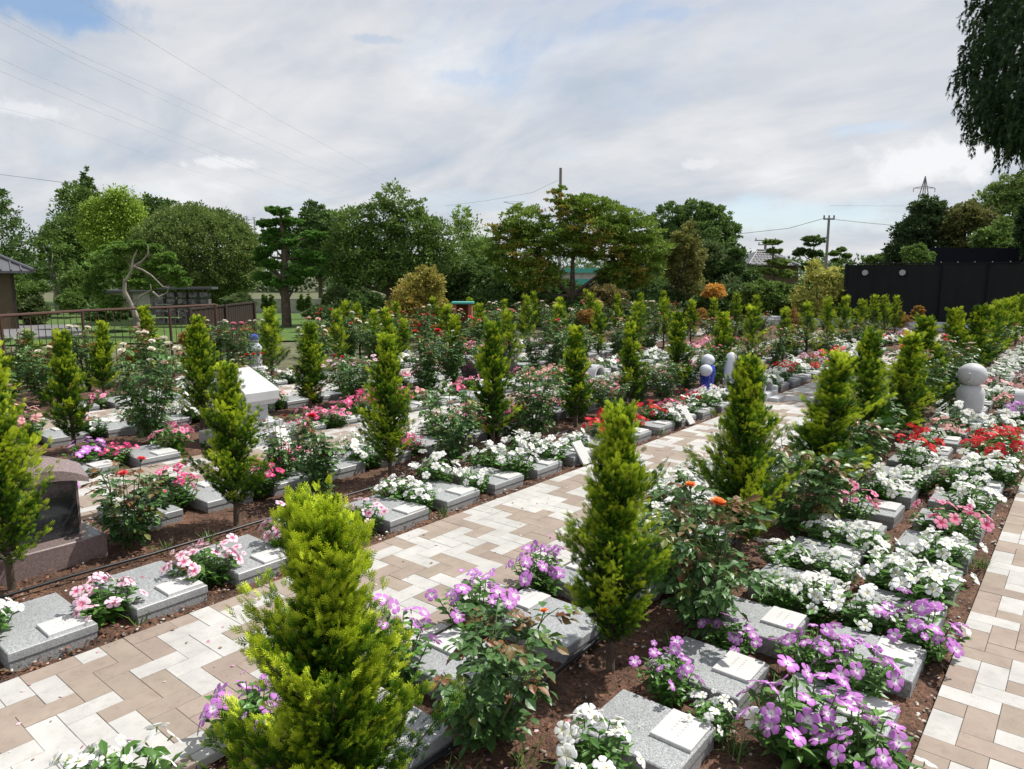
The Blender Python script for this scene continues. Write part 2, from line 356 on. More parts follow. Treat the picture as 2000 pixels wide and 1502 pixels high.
# ------------------------------------------------------------------ golden cypress
def make_cypress(seed, h=1.0, rad=.22, nbr=95, per=15, tmpl=(FR, FRt), fs=.085, gold=.5, lean=0.0, lump=(.12, 2.3, 0), clear=.10):
    r = np.random.default_rng(seed)
    rad *= .84; P = []; D = []; U = []; Sz = []; Tp = []; Bt = []
    tb = MB()
    pts = [(lean*z*z*.6+.006*math.sin(z*9+seed), .006*math.cos(z*7+seed), z*h) for z in np.linspace(-.03, .96, 9)]
    tb.tube(pts, [.017*(1-.8*i/8)+.003 for i in range(9)], 7)
    def axis(z): return np.array([lean*(z/h)**2*.6, 0, z])
    for i in range(nbr):
        u = (i+.5)/nbr; z = h*(clear+.86*u**.92)
        az = i*2.39996+r.normal()*.3
        prof = (1-((z/h-clear)/(1.03-clear)))**1.22*min(1, .60+(z/h-clear)*4.2)+.015
        L = rad*prof*(1.0+.24*math.sin(az+z*17/h+seed)+.16*math.sin(az*2-z*31/h+seed*2)+.18*r.normal())+.022; bt = r.normal()*.28+.22*math.sin(az*2+z*13/h)
        L *= r.uniform(.82, 1.18)*(1+lump[0]*math.sin(6.283*lump[1]*z/h+lump[2]+.5*math.sin(az)))
        elev = math.radians(r.uniform(32, 58)+18*(z/h))
        o = axis(z); hd = np.array([math.cos(az), math.sin(az), 0])
        n = max(4, int(per*(.45+L/rad)))
        sl = min(L/math.cos(elev)*.92, L*1.25+.02)
        tb.tube([o, o+hd*L*.5+np.array([0, 0, sl*math.sin(elev)*.42]), o+hd*L*.88+np.array([0, 0, sl*math.sin(elev)*.85])], [.005, .0035, .0015], 3, cap=False)
        for j in range(n):
            s = (j+r.uniform(0, 1))/n; s = .12+.88*s
            c = o+hd*L*s+np.array([0, 0, sl*math.sin(elev)*s*(.75+.25*s)])
            side = np.array([-hd[1], hd[0], 0])
            w = r.normal()*.36*(1.1-s*.3)
            d = hd*math.cos(elev)+np.array([0, 0, math.sin(elev)])+side*w+np.array([0, 0, r.normal()*.26])
            c = c+side*r.normal()*.020+r.normal(size=3)*.009
            P.append(c); D.append(d); U.append(np.array([0, 0, 1])*.7+r.normal(size=3)*.7-hd*.3)
            Sz.append(fs*r.uniform(.7, 1.2)*(.8+.25*s)); Tp.append(s); Bt.append(bt)
    # leader
    for j in range(20):
        z = h*(.86+.15*r.uniform()); c = axis(z)+r.normal(size=3)*[.014, .014, 0]
        D.append(np.array([r.normal()*.45, r.normal()*.45, 1])); P.append(c); U.append(r.normal(size=3)); Sz.append(fs*r.uniform(.7, 1.0)); Tp.append(1.0); Bt.append(.2)
    P = np.array(P); D = np.array(D); U = np.array(U); Sz = np.array(Sz); Tp = np.array(Tp)
    T, tt = tmpl
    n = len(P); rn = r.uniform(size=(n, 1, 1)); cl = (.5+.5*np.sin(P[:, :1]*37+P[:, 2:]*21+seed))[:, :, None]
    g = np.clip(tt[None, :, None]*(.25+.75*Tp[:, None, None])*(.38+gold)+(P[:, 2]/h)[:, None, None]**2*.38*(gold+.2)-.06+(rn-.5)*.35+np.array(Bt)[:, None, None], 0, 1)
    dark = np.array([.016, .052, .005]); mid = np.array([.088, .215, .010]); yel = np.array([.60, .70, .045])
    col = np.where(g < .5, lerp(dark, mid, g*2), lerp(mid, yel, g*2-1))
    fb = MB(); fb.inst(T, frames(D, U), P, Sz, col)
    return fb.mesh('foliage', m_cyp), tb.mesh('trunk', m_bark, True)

# ------------------------------------------------------------------ rose bush
def make_rose(seed, h=.6, w=.22, nst=7, nleaf=70, ls=.045, red=.25, tone=0.0):
    r = np.random.default_rng(seed); sb = MB(); tips = []
    leaves = []
    for i in range(nst):
        a = i*2.4+r.normal()*.3; rr = w*r.uniform(.3, 1.0); hh = h*r.uniform(.62, 1.02)
        end = np.array([rr*math.cos(a), rr*math.sin(a), hh]); b = np.array([r.normal()*.012, r.normal()*.012, -.02])
        mid = b*.5+end*.5+np.array([math.cos(a), math.sin(a), 0])*rr*.12
        pts = [b, b*.75+mid*.25+r.normal(size=3)*.004, mid, mid*.45+end*.55+r.normal(size=3)*.006, end]
        sb.tube(pts, [.006, .005, .004, .003, .002], 5, cap=False); tips.append((end, pts[-1]-pts[-2]))
        for k in range(3):
            t = r.uniform(.35, .9); q = lerp(b, end, t); a2 = a+r.normal()*1.1
            e2 = q+np.array([math.cos(a2)*w*.45, math.sin(a2)*w*.45, h*.2])*r.uniform(.5, 1.1); sb.tube([q, q*.5+e2*.5+r.normal(size=3)*.008, e2], [.003, .0025, .0015], 4, cap=False)
            tips.append((e2, e2-q)); pts2 = [q, e2]
            for _ in range(3): leaves.append((lerp(q, e2, r.uniform(.3, 1)), a2))
        for _ in range(max(1, nleaf//nst)):
            t = r.uniform(.12, 1.0); leaves.append((lerp(b, end, t)+r.normal(size=3)*.01, a+r.normal()*1.4))
    P = []; D = []; U = []; S = []; Cc = []
    g0 = np.array([.042, .105, .028]); g1 = np.array([.095, .20, .050]); rd = np.array([.20, .075, .035]); yl = np.array([.22, .24, .05])
    for (q, a) in leaves:
        el = r.uniform(-.25, .5); d = np.array([math.cos(a)*math.cos(el), math.sin(a)*math.cos(el), math.sin(el)]); sd = nrm(np.array([-math.sin(a), math.cos(a), 0])+r.normal(size=3)*.2)
        Lr = ls*2.2*r.uniform(.8, 1.2); hgt = q[2]/h
        base = lerp(g0, g1, r.uniform()); 
        if r.uniform() < red*(hgt**3)*1.6: base = lerp(base, rd, r.uniform(.5, 1))
        elif r.uniform() < .07: base = lerp(base, yl, r.uniform(.3, 1))
        base = base*(1+tone)
        for (s, off) in ((1, 0), (.62, -1), (.62, 1), (.3, -1), (.3, 1)):
            p = q+d*Lr*s*.75+np.array([0, 0, -.012*s]); dd = d+sd*off*1.15 if off else d
            dd = dd+np.array([0, 0, -.25])+r.normal(size=3)*.12
            P.append(p); D.append(dd); U.append(np.array([0, 0, 1])+r.normal(size=3)*.35); S.append(ls*(1 if s == 1 else .85)*r.uniform(.85, 1.15)); Cc.append(base*r.uniform(.88, 1.14))
        sb.tube([q, q+d*Lr*.8+np.array([0, 0, -.01])], [.0012, .0008], 3, cap=False)
    fb = MB(); n = len(P); col = np.repeat(np.array(Cc)[:, None, :], 8, 1)
    fb.inst(LF_rose, frames(np.array(D), np.array(U)), np.array(P), np.array(S), col)
    return fb.mesh('foliage', m_leaf), sb.mesh('stem', m_stem), tips
def bloom_mesh(c, inner=None, rs=.034):
    inner = inner or tuple(x*.75 for x in c)
    b = MB(); r = np.random.default_rng(3)
    col = lerp(np.array(inner), np.array(c), RBt[:, None])[None]
    b.inst(RB, np.eye(3)[None], np.zeros((1, 3)), np.array([rs]), col)
    b.ball((0, 0, -.1*rs), (rs*.2, rs*.2, rs*.3), col=(.06, .12, .03), k=6, n=4)
    return b.mesh('bloom', m_petal)
ROSE = {'white': bloom_mesh((.80, .78, .70), (.75, .66, .45)), 'red': bloom_mesh((.62, .015, .03), (.35, .004, .01)), 'pink': bloom_mesh((.80, .30, .42), (.7, .15, .25)),
        'coral': bloom_mesh((.80, .13, .16), (.7, .06, .08)), 'orange': bloom_mesh((.90, .36, .12), (.85, .15, .02)), 'blush': bloom_mesh((.80, .56, .50), (.75, .4, .3))}

# ------------------------------------------------------------------ vinca (periwinkle) clump
VCOL = {'white': ((.80, .81, .82), (.70, .68, .45)), 'blush': ((.80, .60, .70), (.62, .03, .16)), 'purple': ((.52, .19, .58), (.85, .80, .85)),
        'pink': ((.80, .31, .46), (.60, .01, .12)), 'magenta': ((.72, .06, .24), (.8, .6, .6)), 'red': ((.66, .015, .035), (.55, .15, .1)), 'palepink': ((.80, .46, .45), (.7, .2, .2))}
def vflower(name):
    c, e = VCOL[name]; b = MB(); c = np.array(c); e = np.array(e)
    col = (c[None]*(1-P5c[:, None])+e[None]*P5c[:, None])[None]
    b.inst(P5, np.eye(3)[None], np.zeros((1, 3)), np.array([.0255]), col)
    b.tube([(0, 0, .001), (0, 0, -.012)], [.0022, .0014], 4, col=(.3, .36, .15), cap=False)
    return b.mesh('flower', m_petal)
VF = {k: vflower(k) for k in VCOL}
def make_vinca(seed, w=.135, h=.18, nst=17, nf=22, ls=.054):
    r = np.random.default_rng(seed); sb = MB(); P = []; D = []; U = []; S = []; Cc = []; spots = []
    for i in range(nst):
        a = i*2.4+r.normal()*.3; rr = w*math.sqrt((i+.4)/nst); e = np.array([rr*math.cos(a), rr*math.sin(a), h*(1-.45*(rr/w)**2)*r.uniform(.8, 1.08)])
        b = np.array([e[0]*.15, e[1]*.15, -.01]); m = b*.4+e*.6+np.array([0, 0, -.02])
        sb.tube([b, m, e], [.003, .0024, .0016], 4, cap=False)
        for j in range(16):
            t = .12+.88*(j+.5)/16; q = lerp(b, e, t); a2 = j*1.9+r.normal()*.4+i
            el = r.uniform(.05, .75)
            D.append((math.cos(a2)*math.cos(el), math.sin(a2)*math.cos(el), math.sin(el)-.15)); P.append(q); U.append(np.array([0, 0, 1])+r.normal(size=3)*.3)
            S.append(ls*r.uniform(.7, 1.15)*(1.05-.25*t)); c = lerp((.042, .12, .020), (.11, .25, .04), r.uniform()); Cc.append(c)
        for j in range(max(1, round(nf/nst+r.uniform(-.4, .6)))):
            n = nrm(np.array([math.cos(a)*rr/w*.9+r.normal()*.55, math.sin(a)*rr/w*.9+r.normal()*.55, 1.0]))
            spots.append((e+np.array([r.normal()*.024, r.normal()*.024, r.uniform(.0, .036)]), n, r.uniform(0, 6), r.uniform(.9, 1.18) if r.uniform() < .8 else r.uniform(.45, .75)))
    fb = MB(); col = np.repeat(np.array(Cc)[:, None, :], 8, 1)
    fb.inst(LF_vin, frames(np.array(D), np.array(U)), np.array(P), np.array(S), col)
    return fb.mesh('foliage', m_leaf), sb.mesh('stem', m_stem), spots
VIN = [make_vinca(s, nf=nf, h=hh) for s, nf, hh in ((1, 17, .17), (2, 23, .18), (3, 15, .16), (4, 27, .17), (5, 20, .20))]
VNAME = {'white': 'white', 'blush': 'pale pink red-eyed', 'purple': 'purple white-eyed', 'pink': 'pink', 'magenta': 'magenta', 'red': 'bright red', 'palepink': 'salmon pink'}
vrand = random.Random(5)
VPLACED = []
PER = .516
COLS = {'CR': (-.60, 2.58, 'small', 1, 18), 'CM': (-1.07, 2.045, 'small', 1, 18), 'CL': (-1.84, 1.45, 'big', -1, 16), 'BF': (-3.60, .457, 'big', 1, 16), 'BB': (-4.86, .95, 'big', -1, 15),
        'AF': (-6.40, 2.2, 'big', 1, 14), 'AB': (-7.85, 2.0, 'big', -1, 13), 'ZF': (-9.40, 3.2, 'big', 1, 12)}
HOLES = {'CR': [(8.6, 9.5)], 'CM': [(8.7, 9.4)], 'BF': [(8.7, 9.5), (6.9, 7.15)], 'BB': [(8.6, 9.2)], 'AF': [(3.1, 4.15)], 'AB': [(8.5, 9.2)]}
GAP = {k: (v[1]+PER/2, PER) for k, v in COLS.items()}
def vinca(X, Y, colr, sc=1.0, where='', v=None, only=None):
    g0, gp = GAP[where]; gy = g0+round((Y-g0)/gp)*gp; Y = gy+(Y-gy)*.25; sc *= 1.25
    px, py = proj(X, Y, .1)
    if not (-70 < px < 2070 and py < 1640): return
    for (a, b, s_) in VPLACED:
        if (a-X)**2+(b-Y)**2 < (.062*(sc+s_))**2: return
    VPLACED.append((X, Y, sc))
    D = depth(X, Y); v = vrand.randrange(len(VIN)) if v is None else v
    t = thing('periwinkle_plant', '', 'flower plant', (X, Y, -.005), vrand.uniform(0, 6.28), 'periwinkle clumps planted between the grave slabs', (sc, sc, sc*vrand.uniform(.85, 1.15)))
    t['_sort'] = D; t['_c'] = VNAME[colr]; t['_w'] = where
    mk('foliage', VIN[v][0], t)
    if D < 9: mk('stem', VIN[v][1], t)
    sp = VIN[v][2]; k = 1.0
    if D > 11: sp = sp[::2]; k = 1.3
    for (p, n, a, s) in sp:
        q = Vector(n).to_track_quat('Z', 'Y') @ Quaternion((0, 0, 1), a)
        f = mk('flower', VF[colr if vrand.random() > .03 or colr != 'purple' else 'white'], t, p, None, (s*k, s*k, s*k)); f.rotation_mode = 'QUATERNION'; f.rotation_quaternion = q
    return t

# ------------------------------------------------------------------ ground, soil, paths
XL, XR = -11.6, .8
b = MB(); b.add([(-600, -200, -.10), (600, -200, -.10), (600, 900, -.10), (-600, 900, -.10)], [(0, 1, 2, 3)]); struct(b, 'ground', m_field)
PATHS = [(-3.23, -2.175), (-.335, .72), (-6.12, -5.15), (-9.10, -8.12)]
def soil(name, xs, ys):
    X, Y = np.meshgrid(xs, ys, indexing='ij'); r = np.random.default_rng(2)
    Z = sum(a*np.sin(X*f*1.3+Y*f*.7+p)*np.sin(X*f*-.6+Y*f*1.2+p*2) for a, f, p in ((.006, 5, 1), (.005, 13, 2), (.004, 31, 3), (.003, 67, 4))) - .018
    Z += r.normal(size=X.shape)*.0035
    for (a, c) in PATHS: Z = np.where((X > a-.012) & (X < c+.012), np.minimum(Z, -.03), Z)
    nx, ny = len(xs), len(ys); V = np.stack([X, Y, Z], -1).reshape(-1, 3)
    i = np.arange(nx-1)[:, None]*ny+np.arange(ny-1)[None]; F = np.stack([i, i+ny, i+ny+1, i+1], -1).reshape(-1, 4)
    bb = MB(); bb.add(V, F); return struct(bb, name, m_soil, True)
soil('soil', np.arange(-5.2, .9, .022), np.arange(-.4, 7.0, .022))
soil('soil', np.arange(XL, -5.178, .06), np.arange(-.4, 7.0, .06))
soil('soil', np.arange(-10.9, 2.5, .12), np.arange(6.96, 24.2, .12))
def herring(name, x0, x1, y0, y1, seed, pw=.53):
    r = random.Random(seed); s = .1; bb = MB(); g = .0009
    sd_ = MB(); sd_.add([(x0, y0, .003), (x1, y0, .003), (x1, y1, .003), (x0, y1, .003)], [(0, 1, 2, 3)], (.16, .13, .10))
    nx = int((x1-x0)/s)+3; ny = int((y1-y0)/s)+3
    for i in range(-2, nx):
        for j in range(-2, ny):
            d = (i-j) % 4
            if d == 0: rx = (i, i+2, j, j+1)
            elif d == 3: rx = (i, i+1, j, j+2)
            else: continue
            a, c, e, f = x0+rx[0]*s, x0+rx[1]*s, y0+rx[2]*s, y0+rx[3]*s
            a, c = max(a, x0), min(c, x1); e, f = max(e, y0), min(f, y1)
            if c-a < .02 or f-e < .02: continue
            ph = math.sin(i*.9+j*.35+seed)+math.sin(i*.5-j*.77+seed*2)
            w = r.random() < pw+.13*ph
            k = r.uniform(.93, 1.06)
            col = (.455*k, .447*k, .43*k) if w else (.300*k, .246*k*r.uniform(.98, 1.02), .206*k)
            z = .013+r.uniform(-.0012, .0012)
            bb.box(a+g, c-g, e+g, f-g, -.02, z, 0, col, .0011)
    bb.add(np.array(sd_.V[0]), sd_.F[0], (.15, .125, .095))
    return struct(bb, name, m_paver)
herring('path', -3.23, -2.175, .3, 23.6, 1)
herring('path', -.335, .72, 1.0, 23.6, 2, .47)
herring('path', -6.12, -5.15, 1.2, 22, 3)
herring('path', -9.10, -8.12, 1.8, 20, 4)
# kerb in front of the dark wall, lawn and asphalt lane behind the fence
b = MB(); b.box(-9, 6, 23.75, 23.95, -.05, .14, bev=.01); b.box(-9, 6, 23.95, 24.3, -.05, .22, bev=.01); struct(b, 'kerb', m_mgran)
def quadpx(name, m, z, pts):
    bb = MB(); V = [(*G(x, y, z), z) for x, y in pts]; bb.add(V, [tuple(range(len(V)))]); return struct(bb, name, m)
quadpx('lawn', m_grass, -.06, [(-400, 680), (900, 660), (900, 585), (-400, 590)])
quadpx('road', m_asph, -.05, [(-100, 662), (170, 658), (150, 634), (-100, 634)])

# pebbles, mulch, grass tufts (uncountable ground litter)
def strips(r, n):
    out = []
    segs = [(-3.50, -3.24, 3), (-2.17, -2.05, 2), (-.40, -.34, 2), (-5.14, -5.02, 1.5), (-4.5, -4.0, 1), (-1.6, -1.25, 1.5), (-.87, -.76, 1)]
    tot = sum(s[2] for s in segs)
    for _ in range(n):
        u = r.uniform(0, tot)
        for s in segs:
            if u < s[2]: break
            u -= s[2]
        y = 9*r.uniform()**1.5+.6; out.append((r.uniform(s[0], s[1]), y))
    return np.array(out)
r = np.random.default_rng(11)
ico = MB(); ico.ball((0, 0, 0), 1, k=6, n=4); icoT = (ico.V[0], ico.F[0])
n = 1500; xy = strips(r, n); P = np.column_stack([xy, r.uniform(-.018, -.008, n)])
S = np.column_stack([r.uniform(.004, .013, n), r.uniform(.004, .010, n), r.uniform(.003, .006, n)])*np.where(r.uniform(size=n) < .06, 1.8, 1)[:, None]
c = lerp(np.array([.22, .17, .13]), np.array([.52, .49, .45]), r.uniform(size=(n, 1, 1)))
b = MB(); b.inst(icoT, frames(r.normal(size=(n, 3))*[1, 1, .1], np.tile([0, 0, 1.], (n, 1))), P, S, np.repeat(c, len(icoT[0]), 1))
tag(b.obj('pebbles', m_peb, None, True), 'small pale pebbles scattered over the brown soil beside the paths', 'pebbles', kind='stuff')
n = 14000
segs = [(-4.45, -4.02), (-1.62, -1.22), (-3.5, -3.24), (-2.16, -2.05), (-.87, -.4), (-7.5, -6.95)]
k = r.integers(0, 6, n); xs = np.array([r.uniform(*segs[q]) for q in k]); ys = 8*r.uniform(size=n)**1.3+.4
P = np.column_stack([xs, ys, r.uniform(-.012, .006, n)]); chip = (np.array([(-.3, 0, 0), (.3, 0, 0), (.22, 1, .05), (-.22, 1, 0)]), np.array([(0, 1, 2, 3)]))
c = lerp(np.array([.055, .028, .018]), np.array([.25, .11, .06]), r.uniform(size=(n, 1, 1))**1.5)
b = MB(); b.inst(chip, frames(r.normal(size=(n, 3))*[1, 1, .3], r.normal(size=(n, 3))*[.4, .4, 0]+[0, 0, 1]), P, r.uniform(.006, .022, n), np.repeat(c, 4, 1))
tag(b.obj('mulch', m_mulch), 'reddish brown bark mulch chips lying on the planting beds', 'mulch', kind='stuff')
n = 420; xy = strips(r, n); k = r.uniform(size=n) < .35; xy[k, 0] = r.uniform(-3.2, -2.3, k.sum()); P = np.column_stack([xy, np.where(k, .016, r.uniform(-.006, .006, n))])
pet = (np.array([(-.35, 0, 0), (.35, 0, .05), (.45, .8, .15), (0, 1.05, .02), (-.45, .8, .1)]), np.array([(0, 1, 2), (0, 2, 3), (0, 3, 4)]))
pc = np.array([(.72, .70, .68), (.62, .30, .42), (.72, .55, .60), (.28, .17, .10), (.30, .22, .10)])[r.integers(0, 5, n)][:, None, :]
b = MB(); b.inst(pet, frames(r.normal(size=(n, 3))*[1, 1, .05], r.normal(size=(n, 3))*[.3, .3, 0]+[0, 0, 1]), P, r.uniform(.008, .018, n), np.repeat(pc, 5, 1))
tag(b.obj('fallen_petals', m_petal), 'fallen petals and dry leaves scattered over soil and pavers', 'petals', kind='stuff')
blade = (np.array([(-.03, 0, 0), (.03, 0, 0), (.022, .5, .10), (-.022, .5, .10), (0, 1, -.02)]), np.array([(0, 1, 2), (0, 2, 3), (3, 2, 4)]))
tufts = [(-3.36, 1.32), (-3.42, 1.86), (-3.3, 3.3), (-3.38, 2.75), (-3.5, 4.1), (-4.15, 1.8), (-4.1, 2.05), (-4.05, 2.6), (-1.30, 1.35), (-1.45, 1.45), (-1.35, 1.7), (-1.62, 1.75), (-.82, 2.2), (-.84, 2.75), (-.80, 3.1), (-1.28, 2.7), (-1.3, 3.3), (-3.4, 5.2), (-4.0, 3.3), (-.37, 4.6), (-1.5, 3.2), (-4.2, 4.3), (-3.35, 6.5), (-.81, 2.45)]
P = []; D = []; S = []
for (x, y) in tufts+[(r.uniform(-4.4, -3.3), r.uniform(1, 8)) for _ in range(10)]+[(r.uniform(-1.5, -.4), r.uniform(1.5, 7)) for _ in range(14)]:
    for _ in range(r.integers(14, 40)):
        a = r.uniform(0, 6.28); P.append((x+r.normal()*.02, y+r.normal()*.02, -.01)); D.append((math.cos(a)*.8, math.sin(a)*.8, r.uniform(.4, 1.5))); S.append(r.uniform(.04, .12))
n = len(P); c = lerp(np.array([.05, .11, .02]), np.array([.16, .26, .06]), r.uniform(size=(n, 1, 1)))
b = MB(); b.inst(blade, frames(np.array(D), np.tile([0, 0, 1.], (n, 1))+r.normal(size=(n, 3))*.2), np.array(P), np.array(S), np.repeat(c, 5, 1))
tag(b.obj('grass', m_leaf), 'thin green grass tufts sprouting between the slabs', 'grass', kind='stuff')

# ------------------------------------------------------------------ grave slabs
def slab_meshes(dx, dy, h):
    a = MB(); a.box(-dx/2, dx/2, -dy/2, dy/2, h*.42, h, bev=.004)
    c = MB(); c.box(-dx/2+.004, dx/2-.004, -dy/2+.004, dy/2-.004, -.03, h*.42-.002)
    return a.mesh('top_slab', m_gran), c.mesh('base_slab', m_granr)
pb = MB(); pb.box(-.075, .075, -.088, .088, 0, .013, bev=.002); 
for col_, ys_ in ((-.028, 5), (.004, 6)):
    for q in range(ys_):
        y_ = .055-.019*q; pb.box(col_, col_+.011, y_-.006, y_-.004, .0131, .0134, 1); pb.box(col_+.004, col_+.006, y_-.011, y_-.0005, .0131, .0136, 1)
ME_plate = pb.mesh('name_plate', [m_white, m_conc])
SL = {'big': (slab_meshes(.50, .345, .066), .50, .345, .066), 'small': (slab_meshes(.37, .31, .066), .37, .31, .066)}
SLABS = []
def slab(X, Y, kind, side, where):
    px, py = proj(X, Y, .1)
    if not (-90 < px < 2090 and py < 1600): return
    (a, c), dx, dy, h = SL[kind]
    t = thing('grave_slab', '', 'grave slab', (X, Y, 0), 0, 'flat granite grave slabs')
    j = srand.uniform(-.012, .012); t.rotation_euler[2] = srand.uniform(-.015, .015)
    mk('top_slab', a, t); mk('base_slab', c, t)
    mk('name_plate', ME_plate, t, (side*(dx/2-.075-.016)+j, dy/2-.088-.012, h))
    SLABS.append((depth(X, Y), where, t)); return t
srand = random.Random(3)
W = {'CR': 'on the right path edge', 'CM': 'in the column second from the right path', 'CL': 'on the right edge of the main path', 'BF': 'on the left edge of the main path',
     'BB': 'facing the second path from the main path bed', 'AF': 'on the far edge of the second path', 'AB': 'facing the third path', 'ZF': 'beyond the third path', 'ZB': 'nearest the far fence'}
def skip(lst, y, tol=.25): return any(abs(y-q) < tol for q in lst)
for w_, (X, y0, kd, sd_, y1) in COLS.items():
    y = y0-PER
    while y < y1:
        y += PER
        if any(a < y < b for a, b in HOLES.get(w_, [])): continue
        slab(X, y, kd, sd_, w_)
cnt = {}
for D, w, t in sorted(SLABS, key=lambda q: q[0]):
    cnt[w] = cnt.get(w, 0)+1
    t['label'] = 'grey granite slab, %s from the camera %s' % (ORD[cnt[w]], W[w])

# ------------------------------------------------------------------ cypresses in rows
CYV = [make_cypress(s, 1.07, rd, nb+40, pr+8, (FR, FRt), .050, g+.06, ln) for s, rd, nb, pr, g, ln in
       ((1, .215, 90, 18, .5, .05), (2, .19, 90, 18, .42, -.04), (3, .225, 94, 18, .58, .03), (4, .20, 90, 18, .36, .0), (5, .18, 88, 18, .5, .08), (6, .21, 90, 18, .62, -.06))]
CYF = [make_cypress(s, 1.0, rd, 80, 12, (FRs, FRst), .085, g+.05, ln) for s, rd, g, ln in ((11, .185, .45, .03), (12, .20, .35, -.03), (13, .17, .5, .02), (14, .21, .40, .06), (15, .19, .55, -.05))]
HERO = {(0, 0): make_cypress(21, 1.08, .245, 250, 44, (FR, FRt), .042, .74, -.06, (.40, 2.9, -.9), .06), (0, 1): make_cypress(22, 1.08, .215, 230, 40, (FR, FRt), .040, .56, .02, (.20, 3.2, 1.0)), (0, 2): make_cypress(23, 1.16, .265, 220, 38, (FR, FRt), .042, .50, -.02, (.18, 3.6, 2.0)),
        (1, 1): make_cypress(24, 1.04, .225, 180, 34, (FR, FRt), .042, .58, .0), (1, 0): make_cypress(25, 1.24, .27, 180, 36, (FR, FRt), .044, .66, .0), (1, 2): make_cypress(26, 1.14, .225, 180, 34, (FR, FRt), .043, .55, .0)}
ROWN = ['right bed', 'bed left of main path', 'bed past second path', 'bed past third path', 'strip along the railing', 'farthest row before the lawn']
ROWS = [(-1.43, [(1.02, 1.0), (2.40, 1.0), (3.78, 1.0), (5.08, 1.05), (6.32, 1.07), (7.62, 1.01), (8.95, 1.09)]+[(11.6+1.25*k, 1.08+.06*math.sin(k*2.1)) for k in range(10)]),
        (-4.25, [(1.06, 1.0), (2.33, 1.0), (3.65, 1.0), (4.93, 1.10), (6.22, 1.02), (7.53, 1.0), (8.85, 1.06), (10.15, .98), (11.45, 1.1), (12.75, 1.04)]+[(14.05+1.3*k, 1.05) for k in range(7)]),
        (-7.23, [(2.42, 1.02), (3.65, 1.02), (5.0, 1.0), (6.3, 1.05), (7.55, .92), (8.85, 1.0), (10.15, 1.05), (11.45, 1.1), (12.75, 1.08), (14.05, 1.02), (15.35, 1.0), (16.65, 1.05), (17.95, 1.05), (19.25, 1.0)]),
        (-10.0, [(2.6, .95), (3.75, .95), (4.95, .8), (6.25, 1.0), (7.55, .98), (8.4, .95), (8.95, .8), (10.15, 1.0), (11.2, 1.02), (12.75, 1.05), (14.05, 1.02), (15.35, 1.12), (16.65, 1.05), (17.95, 1.0), (19.3, 1.05)]),
        (-11.1, [(3.3, .8), (4.9, 1.0), (6.9, .95), (8.9, 1.05)]),
        (-12.4, [(9.6+1.3*k, 1.0+.08*math.sin(k*3)) for k in range(9)])]
crand = random.Random(9)
SIZEW = lambda h: 'tall' if h > 1.12 else ('short' if h < .97 else 'medium')
for ri, (X, lst) in enumerate(ROWS):
    seen = 0
    for ci, (Y, h) in enumerate(lst):
        x = X+crand.uniform(-.05, .05)*(1 if ci > 2 else 0)
        px, py = proj(x, Y, .4)
        if not (-90 < px < 2080): continue
        seen += 1; D = depth(x, Y)
        rz = crand.uniform(0, 6.28)
        if (ri, ci) in HERO: me = HERO[ri, ci]; s = (1, 1, 1); rz = 0; hh = 1.1
        elif D < 11: me = CYV[crand.randrange(6)]; w = crand.uniform(1.0, 1.22)*(1.2 if ri == 0 else 1); s = (w, w, h)
        else: me = CYF[crand.randrange(5)]; w = crand.uniform(1.05, 1.35); s = (w, w, h)
        lab = ('golden green cypress, %s from the camera in the %s' % (ORD[seen], ROWN[ri]))
        if (ri, ci) == (0, 0): lab = 'large golden cypress with ragged tip in the bottom foreground'
        if (ri, ci) == (0, 1): lab = 'conical golden cypress with blue ribbon ties on its stem, right of centre'
        t = thing('cypress_tree', lab, 'tree', (x, Y, 0), rz, 'young golden cypresses planted in rows', s)
        mk('foliage', me[0], t); mk('trunk', me[1], t)
        if (ri, ci) not in HERO:
            t.rotation_euler[0] = crand.uniform(-.05, .05); t.rotation_euler[1] = crand.uniform(-.05, .05); t.scale[2] *= crand.uniform(.93, 1.06)
        if (ri, ci) == (0, 1):
            for z in (.73, .85, .98):
                bb = MB(); bb.lathe([(.016, z), (.019, z+.006), (.019, z+.012), (.016, z+.018)], 10); bb.box(-.006, .03, -.008, .004, z+.002, z+.014); o = bb.obj('ribbon_tie', m_tie, t)

# ------------------------------------------------------------------ rose bushes between the cypresses
RV = [make_rose(31, .50, .22, 9, 150, .050, .3), make_rose(32, .66, .19, 8, 150, .046, .25), make_rose(33, .46, .24, 10, 170, .044, .45), make_rose(34, .80, .22, 10, 260, .040, .2, .1), make_rose(35, .62, .25, 13, 290, .040, .12, .2)]
rr = random.Random(17); RB_LIST = []
RCN = {'white': 'white', 'red': 'red', 'pink': 'pink', 'coral': 'coral red', 'orange': 'orange', 'blush': 'blush'}
def rose(X, Y, v, colr, nfl, sc, row, hs=1.0, label=None, fs=1.0, rz=None):
    px, py = proj(X, Y, .3)
    if not (-90 < px < 2090 and py < 1560): return
    t = thing('rose_bush', label or '', 'rose bush', (X, Y, 0), rr.uniform(0, 6.28) if rz is None else rz, 'rose bushes planted between the cypresses', (sc, sc, sc*hs))
    sc *= 1.12; t.scale = (sc, sc, sc*hs); f, st, tips = RV[v]; mk('foliage', f, t); mk('stem', st, t)
    order = sorted(range(len(tips)), key=lambda i: -tips[i][0][2]+rr.uniform(0, .35))[:nfl]
    for i in order:
        p, d = tips[i]; n = Vector(d).normalized()*.6+Vector((rr.uniform(-.4, .4), rr.uniform(-.4, .4), .9))
        o = mk('bloom', ROSE[colr], t, tuple(p), None, (fs*rr.uniform(.8, 1.15),)*3); o.rotation_mode = 'QUATERNION'; o.rotation_quaternion = n.to_track_quat('Z', 'Y')
    if not label: RB_LIST.append((depth(X, Y), row, colr if nfl else None, t))
    return t
X0 = -1.43
